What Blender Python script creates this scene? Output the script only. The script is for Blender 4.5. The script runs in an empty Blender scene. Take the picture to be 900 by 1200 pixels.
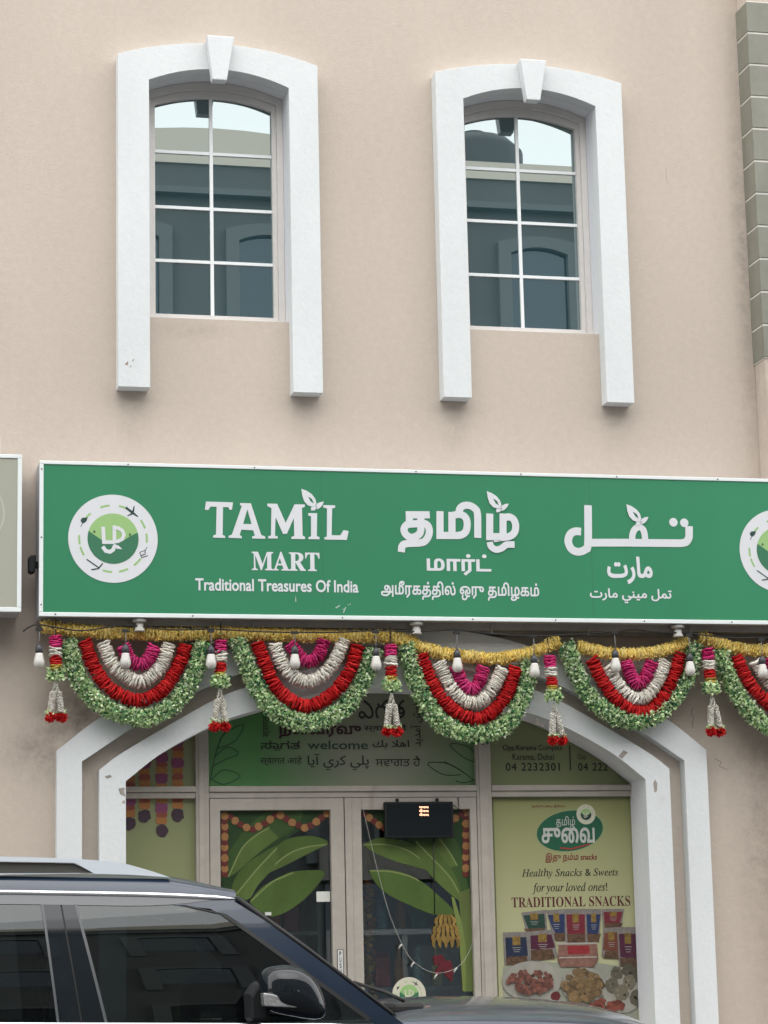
# Street front of a small grocery: first floor windows, green lightbox sign, flower garlands,
# arched shopfront and a dark SUV parked at the kerb.  Units are metres, the facade is the plane y = 0,
# x runs along it, the street lies towards -y.
import bpy, bmesh, math, random
from mathutils import Vector, Matrix
from mathutils.geometry import tessellate_polygon, delaunay_2d_cdt
import numpy as np
random.seed(7)
R = math.radians
scn = bpy.context.scene
COL = scn.collection

# ------------------------------------------------------------------ camera
cam = bpy.data.cameras.new('camera'); cam.sensor_fit = 'VERTICAL'; cam.sensor_height = 36.0
cam.lens = 87.0; cam.clip_end = 500
camo = bpy.data.objects.new('camera', cam); COL.objects.link(camo)
YAW, PITCH, ROLL = 0.22855983, 0.18836696, -0.02205728
fw = Vector((math.sin(YAW)*math.cos(PITCH), math.cos(YAW)*math.cos(PITCH), math.sin(PITCH)))
rt = Vector((math.cos(YAW), -math.sin(YAW), 0)); up = rt.cross(fw)
r2 = rt*math.cos(ROLL) + up*math.sin(ROLL); u2 = up*math.cos(ROLL) - rt*math.sin(ROLL)
camo.matrix_world = Matrix(((r2.x,u2.x,-fw.x,-1.32736),(r2.y,u2.y,-fw.y,-15.4),(r2.z,u2.z,-fw.z,1.25),(0,0,0,1)))
scn.camera = camo
# ------------------------------------------------------------------ sky, light, exposure (bright overcast day)
SUN_EL, SUN_AZ = 62, 190
w = bpy.data.worlds.new('World'); scn.world = w; w.use_nodes = True
nt = w.node_tree; bg = nt.nodes['Background']
sky = nt.nodes.new('ShaderNodeTexSky'); sky.sky_type = 'NISHITA'; sky.sun_disc = False
sky.sun_elevation = R(SUN_EL); sky.sun_rotation = R(SUN_AZ); sky.dust_density = 4; sky.air_density = 1.0
hs = nt.nodes.new('ShaderNodeHueSaturation'); hs.inputs['Saturation'].default_value = 0.25
# overcast: the cloud layer scatters most of the light down from overhead (a little brighter at the zenith)
tc = nt.nodes.new('ShaderNodeTexCoord'); sx = nt.nodes.new('ShaderNodeSeparateXYZ'); mr = nt.nodes.new('ShaderNodeMapRange')
mr.inputs[1].default_value = 0; mr.inputs[2].default_value = 1; mr.inputs[3].default_value = 20; mr.inputs[4].default_value = 24
cl = nt.nodes.new('ShaderNodeMix'); cl.data_type = 'RGBA'; cl.blend_type = 'MIX'; cl.inputs[0].default_value = .85
cb = nt.nodes.new('ShaderNodeCombineColor')
nt.links.new(tc.outputs['Generated'], sx.inputs[0]); nt.links.new(sx.outputs[2], mr.inputs[0])
for k in range(3): nt.links.new(mr.outputs[0], cb.inputs[k])
nt.links.new(sky.outputs[0], hs.inputs['Color']); nt.links.new(hs.outputs[0], cl.inputs[6]); nt.links.new(cb.outputs[0], cl.inputs[7]); nt.links.new(cl.outputs[2], bg.inputs[0])
bg.inputs[1].default_value = 0.15
sl = bpy.data.lights.new('sun', 'SUN'); sl.energy = 0.7; sl.angle = R(50); sl.color = (1.0, .97, .93)
so = bpy.data.objects.new('sun', sl); COL.objects.link(so)
d = Vector((math.sin(R(SUN_AZ))*math.cos(R(SUN_EL)), math.cos(R(SUN_AZ))*math.cos(R(SUN_EL)), math.sin(R(SUN_EL))))
so.rotation_euler = d.to_track_quat('Z', 'Y').to_euler(); so.location = (0, -12, 30)
vs = scn.view_settings; vs.view_transform = 'Standard'; vs.look = 'None'; vs.gamma = 1; vs.use_curve_mapping = False
vs.exposure = 0.1
scn.cycles.max_bounces = 8; scn.cycles.transparent_max_bounces = 12
try: scn.cycles.use_denoising = True
except Exception: pass
# measured layout of the place, in metres: (x along the facade, z up) pairs
D = {
 'GARLANDS': [{'green': [(0.19,3.368),(0.216,3.236),(0.278,3.095),(0.4,2.973),(0.602,2.898),(0.77,2.93),(0.913,3.063),(0.991,3.224),(1.026,3.367)],'red': [(0.291,3.369),(0.344,3.219),(0.444,3.079),(0.615,3.003),(0.771,3.071),(0.878,3.232),(0.919,3.357)],'white': [(0.404,3.353),(0.474,3.211),(0.629,3.118),(0.75,3.204),(0.817,3.356)],'pink': [(0.527,3.341),(0.568,3.256),(0.639,3.225),(0.697,3.275),(0.719,3.343)]},{'green': [(1.242,3.391),(1.298,3.248),(1.376,3.076),(1.49,2.934),(1.67,2.867),(1.875,2.928),(1.995,3.05),(2.074,3.195),(2.126,3.341)],'red': [(1.372,3.363),(1.421,3.234),(1.487,3.091),(1.602,2.994),(1.715,2.977),(1.863,3.064),(1.968,3.209),(2.018,3.362)],'white': [(1.481,3.364),(1.53,3.235),(1.602,3.156),(1.688,3.124),(1.792,3.172),(1.874,3.274),(1.925,3.39)],'pink': [(1.578,3.365),(1.636,3.286),(1.698,3.253),(1.764,3.297),(1.795,3.389)]},{'green': [(2.334,3.361),(2.358,3.254),(2.405,3.095),(2.47,2.975),(2.562,2.856),(2.777,2.796),(2.972,2.857),(3.081,3.018),(3.127,3.152),(3.145,3.274)],'red': [(2.428,3.302),(2.472,3.175),(2.553,3.029),(2.671,2.925),(2.794,2.896),(2.906,2.957),(3.0,3.078),(3.051,3.232)],'white': [(2.543,3.249),(2.595,3.136),(2.674,3.029),(2.772,2.994),(2.853,3.043),(2.926,3.151),(2.963,3.218)],'pink': [(2.652,3.223),(2.69,3.123),(2.747,3.08),(2.801,3.123),(2.838,3.231)]},{'green': [(3.396,3.382),(3.44,3.238),(3.517,3.078),(3.629,2.959),(3.793,2.884),(3.961,2.912),(4.101,3.025),(4.21,3.178),(4.271,3.39)],'red': [(3.567,3.279),(3.613,3.175),(3.699,3.047),(3.812,2.956),(3.946,2.952),(4.052,3.057),(4.126,3.194),(4.166,3.324)],'white': [(3.665,3.239),(3.72,3.143),(3.8,3.048),(3.891,3.029),(3.987,3.113),(4.062,3.274)],'pink': [(3.792,3.264),(3.829,3.16),(3.873,3.125),(3.922,3.169),(3.969,3.266)]},{'green': [(4.448,3.342),(4.491,3.18),(4.577,3.019),(4.699,2.89),(4.858,2.812),(5.034,2.874),(5.163,3.021),(5.26,3.185),(5.314,3.35)],'red': [(4.557,3.303),(4.619,3.165),(4.707,3.052),(4.848,2.955),(5.009,3.045),(5.103,3.184),(5.163,3.307)],'white': [(4.685,3.279),(4.748,3.174),(4.855,3.085),(4.964,3.175),(5.04,3.282)],'pink': [(4.772,3.296),(4.81,3.198),(4.868,3.163),(4.922,3.199),(4.962,3.298)]}],
 'YEL0': [(0.035,3.46),(0.193,3.443),(0.457,3.427),(0.723,3.419),(0.992,3.421),(1.081,3.419)],
 'YEL1': [(1.089,3.434),(1.262,3.427),(1.48,3.423),(1.699,3.417),(1.92,3.416),(2.127,3.418),(2.261,3.419)],
 'YEL2': [(2.253,3.405),(2.335,3.395),(2.443,3.346),(2.593,3.311),(2.731,3.295),(2.91,3.283),(3.022,3.297),(3.191,3.332),(3.348,3.401)],
 'YEL3': [(3.27,3.345),(3.347,3.401)],
 'YEL4': [(3.479,3.37),(3.587,3.339),(3.754,3.316),(3.939,3.326),(4.11,3.36),(4.231,3.402)],
 'YEL5': [(4.318,3.435),(4.419,3.403),(4.555,3.364),(4.761,3.349),(4.952,3.367),(5.146,3.41)],
 'TASSELS': [((0.109,3.39),(0.111,2.873)),((1.134,3.373),(1.124,2.817)),((2.224,3.355),(2.222,2.786)),((3.271,3.293),(3.308,2.732)),((4.348,3.346),(4.38,2.788))],
 'BULBS': [((0.005,3.429),(0.006,3.192)),((0.535,3.424),(0.534,3.196)),((1.068,3.429),(1.066,3.194)),((1.598,3.424),(1.594,3.198)),((2.12,3.435),(2.114,3.19)),((2.649,3.435),(2.642,3.183)),((3.158,3.418),(3.149,3.153)),((3.704,3.445),(3.694,3.19)),((4.211,3.434),(4.198,3.171)),((4.711,3.41),(4.698,3.157))],
 'CABLE': [(-0.094,3.417),(-0.047,3.45),(0.005,3.461),(0.156,3.436),(0.287,3.427),(0.535,3.461),(0.816,3.437),(1.068,3.445),(1.353,3.432),(1.598,3.429),(1.871,3.432),(2.12,3.446),(2.398,3.443),(2.65,3.457),(2.903,3.432),(3.164,3.423),(3.473,3.437),(3.705,3.456),(3.85,3.469),(4.024,3.454),(4.211,3.45),(4.463,3.425),(4.73,3.427),(5.0,3.441)],
 'ENLET': [[[(1.039,4.247),(1.211,4.246),(1.204,4.199),(1.188,4.198),(1.183,4.214),(1.147,4.214),(1.143,4.036),(1.159,4.029),(1.158,4.017),(1.082,4.018),(1.083,4.031),(1.101,4.038),(1.107,4.215),(1.067,4.215),(1.054,4.193),(1.032,4.195)]],[[(1.256,4.243),(1.325,4.242),(1.388,4.041),(1.414,4.031),(1.414,4.017),(1.331,4.017),(1.331,4.03),(1.348,4.036),(1.337,4.07),(1.262,4.072),(1.251,4.037),(1.264,4.031),(1.264,4.017),(1.181,4.019),(1.181,4.031),(1.202,4.04),(1.267,4.224),(1.255,4.229)],[(1.302,4.204),(1.328,4.109),(1.274,4.109)]],[[(1.43,4.243),(1.493,4.243),(1.546,4.121),(1.605,4.242),(1.671,4.243),(1.671,4.227),(1.652,4.22),(1.654,4.041),(1.669,4.035),(1.669,4.019),(1.582,4.019),(1.582,4.032),(1.6,4.038),(1.599,4.154),(1.553,4.051),(1.528,4.05),(1.482,4.157),(1.476,4.038),(1.494,4.033),(1.494,4.02),(1.432,4.02),(1.433,4.033),(1.451,4.039),(1.456,4.215),(1.43,4.227)]],[[(1.692,4.187),(1.75,4.188),(1.745,4.04),(1.763,4.034),(1.761,4.02),(1.691,4.02),(1.691,4.032),(1.708,4.038),(1.71,4.167),(1.692,4.171)]],[[(1.791,4.241),(1.867,4.241),(1.867,4.226),(1.847,4.22),(1.841,4.048),(1.897,4.048),(1.919,4.082),(1.952,4.077),(1.939,4.019),(1.794,4.019),(1.794,4.033),(1.81,4.039),(1.814,4.22),(1.79,4.225)]],[[(1.65,4.343),(1.684,4.332),(1.716,4.311),(1.738,4.283),(1.747,4.25),(1.724,4.227),(1.692,4.237),(1.668,4.262),(1.656,4.298)],[(1.693,4.295),(1.718,4.279),(1.73,4.249),(1.708,4.263)]],[[(1.74,4.227),(1.751,4.25),(1.771,4.26),(1.795,4.264),(1.785,4.241),(1.768,4.222),(1.748,4.213)]],[[(1.711,4.224),(1.746,4.244),(1.748,4.224),(1.734,4.206),(1.711,4.204)]]],
 'TALEAF': [[[(2.867,4.356),(2.9,4.344),(2.932,4.324),(2.954,4.297),(2.963,4.264),(2.94,4.241),(2.907,4.251),(2.884,4.276),(2.873,4.312)],[(2.909,4.308),(2.934,4.292),(2.946,4.263),(2.924,4.277)]],[[(2.955,4.241),(2.967,4.264),(2.987,4.274),(3.012,4.277),(3.001,4.255),(2.983,4.236),(2.963,4.228)]],[[(2.927,4.238),(2.961,4.258),(2.964,4.239),(2.949,4.22),(2.926,4.218)]]],
 'ARLEAF': [[[(3.809,4.291),(3.844,4.279),(3.877,4.258),(3.899,4.23),(3.908,4.196),(3.883,4.173),(3.85,4.184),(3.826,4.209),(3.814,4.246)],[(3.852,4.242),(3.878,4.226),(3.89,4.196),(3.867,4.21)]],[[(3.899,4.173),(3.912,4.196),(3.933,4.207),(3.958,4.21),(3.947,4.187),(3.929,4.168),(3.908,4.159)]],[[(3.87,4.17),(3.906,4.191),(3.908,4.171),(3.893,4.152),(3.869,4.15)]]],
 'TASTR': [(0.0469,[(2.327,4.19),(2.485,4.193)]),(0.0469,[(2.351,4.202),(2.349,4.12)]),(0.0469,[(2.426,4.192),(2.423,4.09),(2.401,4.057),(2.359,4.043),(2.324,4.063),(2.313,4.095),(2.331,4.124),(2.364,4.131)]),(0.0469,[(2.342,4.128),(2.393,4.133),(2.436,4.138),(2.468,4.125),(2.48,4.088),(2.469,4.046),(2.443,4.017),(2.404,4.008),(2.332,4.003),(2.3,3.989),(2.291,3.942)]),(0.0469,[(2.553,4.218),(2.549,4.06),(2.686,4.062)]),(0.0469,[(2.632,4.214),(2.628,4.066)]),(0.0469,[(2.631,4.191),(2.682,4.2),(2.718,4.184),(2.731,4.146),(2.724,4.096),(2.7,4.07),(2.664,4.061)]),(0.0469,[(2.681,4.188),(2.682,4.23),(2.706,4.255),(2.746,4.26),(2.782,4.242),(2.801,4.204),(2.798,4.038)]),(0.0469,[(2.883,4.209),(2.878,4.058),(2.99,4.06)]),(0.0469,[(2.972,4.211),(2.967,4.065)]),(0.0469,[(2.971,4.179),(3.009,4.19),(3.041,4.174),(3.054,4.134),(3.044,4.088),(3.012,4.063),(2.968,4.055),(2.932,4.046),(2.931,4.022)]),(0.0426,[(2.877,4.023),(2.886,3.992),(2.918,3.974),(2.956,3.984),(2.989,4.007),(3.05,4.009)])],
 'ARSTR': [(0.0512,[(3.548,4.279),(3.538,4.026),(3.516,3.985),(3.469,3.97),(3.425,3.988),(3.405,4.037),(3.42,4.084),(3.454,4.104),(3.496,4.103)]),(0.0512,[(3.53,4.031),(3.84,4.037)]),(0.0512,[(3.832,4.036),(4.162,4.039)]),(0.0512,[(4.145,4.039),(4.183,4.04),(4.21,4.048),(4.226,4.067),(4.233,4.09),(4.236,4.159)]),(0.0429,[(3.84,4.04),(3.843,4.089),(3.861,4.125),(3.89,4.142),(3.917,4.126),(3.927,4.091),(3.928,4.042)])],
 'ARDOT': [(4.129,4.178),(4.204,4.176)],
 'R_MART': (1.326,3.816,1.76,3.936),
 'R_TRAD': (0.968,3.681,2.008,3.76),
 'R_TAM2': (2.457,3.802,2.883,3.942),
 'R_TAM3': (2.154,3.642,3.197,3.762),
 'R_AR2': (3.661,3.763,3.971,3.945),
 'R_AR3': (3.538,3.637,4.095,3.734),
 'LEAVES': {'l': [(1.206,2.356),(1.202,1.926),(1.247,1.835),(1.351,1.955),(1.477,2.055),(1.603,2.156),(1.751,2.246),(1.904,2.307),(1.905,2.356)],'m': [(2.304,2.35),(2.846,2.347),(2.831,1.814),(2.731,1.867),(2.595,1.992),(2.469,2.096),(2.343,2.201)],'a': [(1.465,1.939),(1.529,2.034),(1.578,2.142),(1.666,2.18),(1.771,2.189),(1.855,2.174),(1.901,2.137),(1.812,2.109),(1.727,2.069),(1.633,2.013),(1.528,1.967)],'b': [(1.38,1.779),(1.454,1.862),(1.579,1.936),(1.684,1.967),(1.862,1.967),(1.84,1.902),(1.755,1.808),(1.639,1.724),(1.534,1.684),(1.462,1.709),(1.4,1.75)],'c': [(1.257,1.829),(1.284,1.915),(1.352,2.005),(1.456,2.075),(1.578,2.135),(1.575,2.06),(1.513,1.963),(1.433,1.879),(1.37,1.791)],'d': [(1.21,1.922),(1.232,2.047),(1.291,2.148),(1.375,2.249),(1.512,2.346),(1.732,2.349),(1.667,2.231),(1.551,2.162),(1.415,2.062),(1.289,1.956)],'e': [(1.214,2.332),(1.46,2.355),(1.9,2.348),(1.836,2.287),(1.667,2.237),(1.458,2.228),(1.271,2.209)],'f': [(2.157,1.966),(2.295,1.969),(2.401,1.943),(2.507,1.89),(2.632,1.786),(2.726,1.682),(2.587,1.68),(2.418,1.744),(2.271,1.819),(2.198,1.89)],'g': [(2.125,2.131),(2.215,2.171),(2.343,2.164),(2.491,2.107),(2.584,1.967),(2.403,2.002),(2.276,2.045),(2.181,2.087)],'h': [(2.466,2.154),(2.577,2.116),(2.702,1.97),(2.767,1.835),(2.786,1.747),(2.676,1.822),(2.551,1.947),(2.489,2.051)],'i': [(2.407,2.18),(2.707,2.177),(2.785,2.011),(2.809,1.804),(2.732,1.887),(2.597,2.05)],'j': [(2.117,2.351),(2.261,2.35),(2.259,2.243),(2.185,2.285)],'k': [(2.691,2.348),(2.842,2.347),(2.829,1.886),(2.768,2.011),(2.707,2.177)]},
 'RIBS': {'a': [(1.507,1.979),(1.633,2.074),(1.749,2.117),(1.901,2.137)],'b': [(1.39,1.782),(1.516,1.892),(1.6,1.932),(1.684,1.965)],'c': [(1.298,1.828),(1.424,1.974),(1.508,2.061),(1.578,2.131)],'d': [(1.247,1.936),(1.332,2.107),(1.416,2.188),(1.525,2.252)],'f': [(2.168,1.964),(2.295,1.958),(2.422,1.928),(2.506,1.886)],'g': [(2.124,2.13),(2.277,2.129),(2.426,2.086),(2.573,1.976)],'h': [(2.474,2.146),(2.574,2.044),(2.7,1.908),(2.777,1.759)],'i': [(2.631,2.167),(2.704,2.063),(2.755,1.97)]},
 'TRUNK': [(2.745,1.815),(2.823,1.845),(2.836,1.68),(2.83,1.19),(2.77,1.191),(2.766,1.517)],
 'STALK': [(2.697,1.795),(2.718,1.785),(2.761,1.64),(2.786,1.476),(2.778,1.191),(2.757,1.192),(2.743,1.518)],
 'BEADS_L': [(1.223,1.956),(1.223,1.989),(1.223,2.022),(1.224,2.055),(1.224,2.089),(1.224,2.122),(1.225,2.155),(1.225,2.188),(1.225,2.222),(1.226,2.255),(1.226,2.288),(1.226,2.321),(1.261,2.317),(1.294,2.289),(1.328,2.264),(1.367,2.246),(1.407,2.233),(1.445,2.252),(1.484,2.271),(1.52,2.296),(1.555,2.321),(1.588,2.321),(1.625,2.298),(1.662,2.275),(1.702,2.258),(1.743,2.241),(1.781,2.256),(1.819,2.279),(1.854,2.305),(1.889,2.332)],
 'BEADS_R': [(2.137,2.326),(2.168,2.302),(2.199,2.279),(2.23,2.256),(2.265,2.238),(2.301,2.222),(2.799,1.938),(2.8,1.974),(2.801,2.009),(2.802,2.045),(2.804,2.081),(2.805,2.117),(2.806,2.153),(2.807,2.188),(2.808,2.224),(2.809,2.26),(2.81,2.296),(2.811,2.332),(2.78,2.322),(2.74,2.296),(2.709,2.26)],
 'R_BANANA': (2.569,1.468,2.738,1.683),
 'R_FLOWER': (2.567,1.251,2.706,1.448),
 'R_LED': (2.251,2.165,2.706,2.398),
 'R_LEDT': (2.48,2.293,2.54,2.367),
 'R_NOTE': (1.813,1.772,1.901,1.837),
 'R_PUSH': (1.932,1.345,1.973,1.47),
 'R_STK': (2.294,1.074,2.514,1.284),
 'FAIRY': [(2.104,2.426),(2.162,2.158),(2.216,1.922),(2.278,1.687),(2.358,1.493),(2.43,1.384),(2.566,1.311),(2.715,1.344),(2.804,1.455),(2.851,1.617),(2.909,1.739)],
 'FAIRYB': [(2.341,1.489),(2.419,1.374),(2.569,1.297),(2.7,1.335)],
 'MIRRCORD': [(2.581,2.167),(2.58,1.971),(2.576,1.684)],
 'W_nal': (1.584,2.812,2.127,2.919),
 'W_wel': (1.771,2.743,2.169,2.8),
 'W_kan': (1.465,2.733,1.721,2.8),
 'W_ar': (2.2,2.747,2.444,2.804),
 'W_mar': (1.46,2.636,1.733,2.703),
 'W_urd': (1.769,2.608,2.173,2.714),
 'W_gur': (2.217,2.634,2.517,2.699),
 'W_tel': (2.111,2.942,2.42,3.066),
 'W_hin': (2.146,2.853,2.43,2.907),
 'W_vl': (1.483,2.824,1.535,2.983),
 'W_vr': (2.456,2.763,2.539,3.06),
 'WLEAFL': [[(1.132,2.532),(1.186,2.757),(1.26,2.902)],[(1.186,2.757),(1.228,2.84),(1.354,2.902),(1.301,2.799),(1.186,2.747)],[(1.154,2.634),(1.227,2.675),(1.321,2.716),(1.248,2.757),(1.165,2.696)],[(1.143,2.552),(1.226,2.613),(1.33,2.572),(1.225,2.521),(1.143,2.552)]],
 'WLEAFR': [[(2.894,2.526),(2.777,2.61),(2.659,2.673)],[(2.898,2.652),(2.801,2.694),(2.716,2.778),(2.846,2.757),(2.898,2.673)],[(2.798,2.599),(2.691,2.652),(2.562,2.652),(2.668,2.579),(2.798,2.578)],[(2.905,2.547),(2.796,2.526),(2.732,2.547)]],
 'A_a': (3.074,2.727,3.485,2.772),
 'A_b': (3.139,2.667,3.421,2.713),
 'A_c': (3.091,2.602,3.46,2.654),
 'A_d': (3.586,2.667,3.691,2.713),
 'A_e': (3.586,2.601,3.789,2.653),
 'A_line': [(3.533,2.768),(3.527,2.604)],
 'STRINGS': [[(0.622,2.276,0.0405,0.0421,'plum'),(0.622,2.34,0.0356,0.0227,'orange'),(0.622,2.374,0.0356,0.0162,'red'),(0.622,2.419,0.0405,0.034,'pink'),(0.622,2.475,0.0356,0.0275,'orange'),(0.622,2.518,0.0356,0.0211,'red'),(0.622,2.556,0.0356,0.0211,'orange')],[(0.715,2.323,0.0405,0.0421,'plum'),(0.715,2.388,0.0356,0.0227,'orange'),(0.715,2.421,0.0356,0.0162,'red'),(0.715,2.467,0.0405,0.034,'pink'),(0.716,2.523,0.0356,0.0275,'orange'),(0.716,2.567,0.0356,0.0211,'red'),(0.716,2.604,0.0356,0.0211,'orange'),(0.716,2.654,0.0405,0.034,'pink')],[(0.824,2.23,0.0405,0.0421,'plum'),(0.824,2.294,0.0356,0.0227,'orange'),(0.824,2.328,0.0356,0.0162,'red'),(0.825,2.373,0.0405,0.034,'pink'),(0.825,2.43,0.0356,0.0275,'orange'),(0.825,2.473,0.0356,0.0211,'red'),(0.825,2.51,0.0356,0.0211,'orange'),(0.826,2.561,0.0405,0.034,'pink'),(0.826,2.612,0.0356,0.0227,'orange'),(0.826,2.647,0.0356,0.0162,'red'),(0.826,2.692,0.0405,0.034,'pink'),(0.826,2.749,0.0356,0.0275,'orange')],[(0.926,2.326,0.0405,0.0421,'plum'),(0.927,2.39,0.0356,0.0227,'orange'),(0.927,2.424,0.0356,0.0162,'red'),(0.927,2.47,0.0405,0.034,'pink'),(0.927,2.526,0.0356,0.0275,'orange'),(0.928,2.57,0.0356,0.0211,'red'),(0.928,2.607,0.0356,0.0211,'orange'),(0.928,2.658,0.0405,0.034,'pink'),(0.929,2.71,0.0356,0.0227,'orange'),(0.929,2.744,0.0356,0.0162,'red'),(0.929,2.79,0.0405,0.034,'pink'),(0.929,2.847,0.0356,0.0275,'orange')]],
 'OVAL': (3.514,2.209),
 'P_top': (3.258,2.357,3.493,2.381),
 'P_tam': (3.421,2.222,3.55,2.304),
 'P_suvai': (3.319,2.127,3.682,2.23),
 'P_iru': (3.339,2.002,3.692,2.066),
 'P_heal': (3.176,1.9,3.834,1.966),
 'P_forr': (3.246,1.8,3.755,1.873),
 'P_trad': (3.102,1.717,3.909,1.783),
 'P_badge': (3.627,2.315),
 'PACKS': [([(3.163,1.684),(3.333,1.701),(3.338,1.545),(3.199,1.543)],'green'),([(3.333,1.696),(3.467,1.704),(3.464,1.494),(3.392,1.496),(3.355,1.593)],'blue'),([(3.456,1.704),(3.606,1.702),(3.603,1.482),(3.459,1.485)],'red'),([(3.596,1.702),(3.71,1.7),(3.685,1.481),(3.598,1.482)],'blue'),([(3.71,1.7),(3.866,1.698),(3.84,1.576),(3.715,1.573)],'red'),([(3.037,1.56),(3.205,1.562),(3.214,1.363),(3.04,1.348)],'navy'),([(3.205,1.562),(3.375,1.574),(3.399,1.399),(3.265,1.372),(3.204,1.383)],'plum'),([(3.715,1.578),(3.84,1.581),(3.826,1.371),(3.697,1.393)],'rust'),([(3.809,1.581),(3.954,1.579),(3.943,1.31),(3.814,1.332)],'plum')],
 'TUB': [(3.412,1.486),(3.669,1.481),(3.675,1.374),(3.642,1.328),(3.416,1.332),(3.397,1.379)],
 'CLOTH': [(3.03,1.338),(3.245,1.377),(3.398,1.36),(3.665,1.355),(3.943,1.31),(3.927,0.942),(3.018,0.965)],
 'PLATES': [((3.22,1.248),0.2,0.126),((3.567,1.211),0.15,0.116),((3.833,1.177),0.14,0.146),((3.736,1.073),0.13,0.053),((3.297,1.131),0.11,0.053)],
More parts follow.
